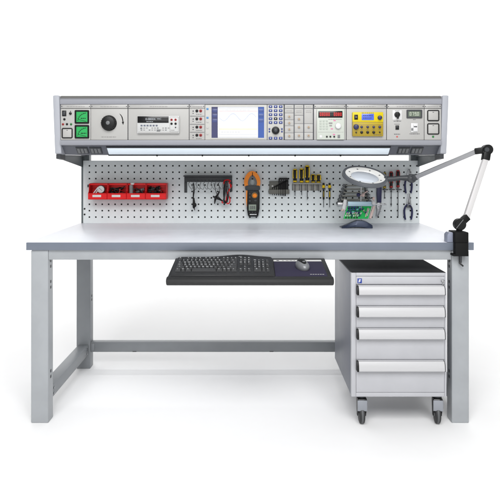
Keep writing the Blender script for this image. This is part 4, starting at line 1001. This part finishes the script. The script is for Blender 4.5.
for a, b, hb in hnd:
    m = FP(yk); m.r(356.2, a, 444.4, b, 0, -.0195, .0015); d = m.build('drawer', M_cab, cab)
    # extruded grip: slanted front lip, hollow below
    zA, zB = Z(a + .5, yk), Z(hb, yk); H_ = zA - zB
    m = MB(); m.poly([(yk - .0002, zA), (yk - .012, zA - .001), (yk - .020, zA - H_ * .35), (yk - .023, zB + .004), (yk - .022, zB), (yk - .019, zB), (yk - .018, zB + .004), (yk - .012, zB + H_ * .5), (yk - .0002, zB + H_ * .6)], X(358.6, yk - .01), X(444.0, yk - .01), 'x'); m.build('handle', M_alu, d)
    for q0, q1 in ((356.7, 358.5), (444.05, 444.6)):
        m = MB(); m.poly([(yk - .0003, zA + .001), (yk - .012, zA), (yk - .021, zA - H_ * .35), (yk - .024, zB + .002), (yk - .022, zB - .002), (yk - .0003, zB - .002)], X(q0, yk - .01), X(q1, yk - .01), 'x', bev=.0008); m.build('handle_end', M_blk, d)
    m = FP(yk); m.r(358.6, hb + .1, 444.0, hb + 1.0, .003, .0002, .0008); m.build('handle_strip', M_cabs, d)  # thin darker strip just below the handle
def castor(x, y, ang):
    T = Matrix.Translation((x, y, 0)) @ Matrix.Rotation(R(ang), 4, 'Z')
    m = MB(); m.box(-.021, .021, -.028, .028, zb - .004, zb - .0006, .001, M=Matrix.Translation((x, y, 0))); m.lathe([(.017, 0), (.019, .006), (.019, .013)], (x, y, zb - .0172), seg=20); c = m.build('castor', M_dkg, cab)
    m = MB()
    for s in (-1, 1): m.poly([(-.020, zb - .018), (.018, zb - .018), (.020, zb - .036), (.012, .030), (-.006, .030), (-.020, .062)], s * .0150, s * .0175, 'x', M=T)
    m.poly([(-.020, zb - .0171), (.019, zb - .0171), (.019, zb - .020), (-.020, zb - .020)], -.0149, .0149, 'x', M=T)
    m.build('fork', M_blk, c)
    m = MB(); m.box(-.0195, .0195, -.0285, -.0205, .057, zb - .021, .003, M=T); m.box(.0178, .0198, -.0204, .004, .060, zb - .021, .0008, M=T); m.build('brake_cover', M_fork, c)
    m = MB(); m.lathe([(.030, 0), (.0355, .002), (.0372, .006), (.0372, .016), (.0355, .020), (.030, .022)], (-.011, 0, .0374), (1, 0, 0), 36, M=T)
    m.lathe([(.0376, 0), (.0378, .002), (.0378, .0055), (.0376, .0075)], (-.0037, 0, .0378), (1, 0, 0), 36, 2, M=T)
    m.lathe([(.011, 0), (.011, .028)], (-.014, 0, .0378), (1, 0, 0), 18, 1, M=T); m.build('wheel', [M_rub, M_mid, M_tread], c)
for x, y, a in ((X(362.0, 0), .012, -2), (X(438.0, 0), .012, -7), (.50, .37, 30), (.735, .37, -15)): castor(x, y, a)

# ================================================================== light: white studio surround plus overhead softboxes
w = bpy.data.worlds.new('World'); sc.world = w; w.use_nodes = True
w.node_tree.nodes['Background'].inputs['Color'].default_value = (1, 1, 1, 1); w.node_tree.nodes['Background'].inputs['Strength'].default_value = 0.34
def area(name, loc, target, sx, sy, power):
    l = bpy.data.lights.new(name, 'AREA'); l.shape = 'RECTANGLE'; l.size = sx; l.size_y = sy; l.energy = power
    o = bpy.data.objects.new(name, l); COL.objects.link(o); o.location = loc
    o.rotation_euler = (Vector(target) - Vector(loc)).to_track_quat('-Z', 'Y').to_euler(); return o
area('softbox_key', (0, -3.0, 3.3), (0, 0.3, 0.4), 3.2, 2.0, 171)
area('softbox_front', (0, -5.2, 1.5), (0, 0.5, 0.95), 5, 1.8, 54)
area('softbox_overhead', (0, 0.6, 4.4), (0, 0.6, 0), 8, 3, 26)
area('softbox_backdrop', (0, 4.2, 4.8), (0, 7.0, 1.6), 22, 1.2, 760)

cam = bpy.data.cameras.new('camera'); co = bpy.data.objects.new('camera', cam); COL.objects.link(co); sc.camera = co
co.location = (0, -D, ZC); co.rotation_euler = (R(90), 0, 0)
cam.sensor_width = 36; cam.lens = F / 500 * 36; cam.shift_y = -(250 - CY) / 500; cam.clip_end = 100; cam.clip_start = .05
sc.view_settings.view_transform = 'Standard'; sc.view_settings.look = 'None'; sc.view_settings.exposure = 0; sc.view_settings.gamma = 1
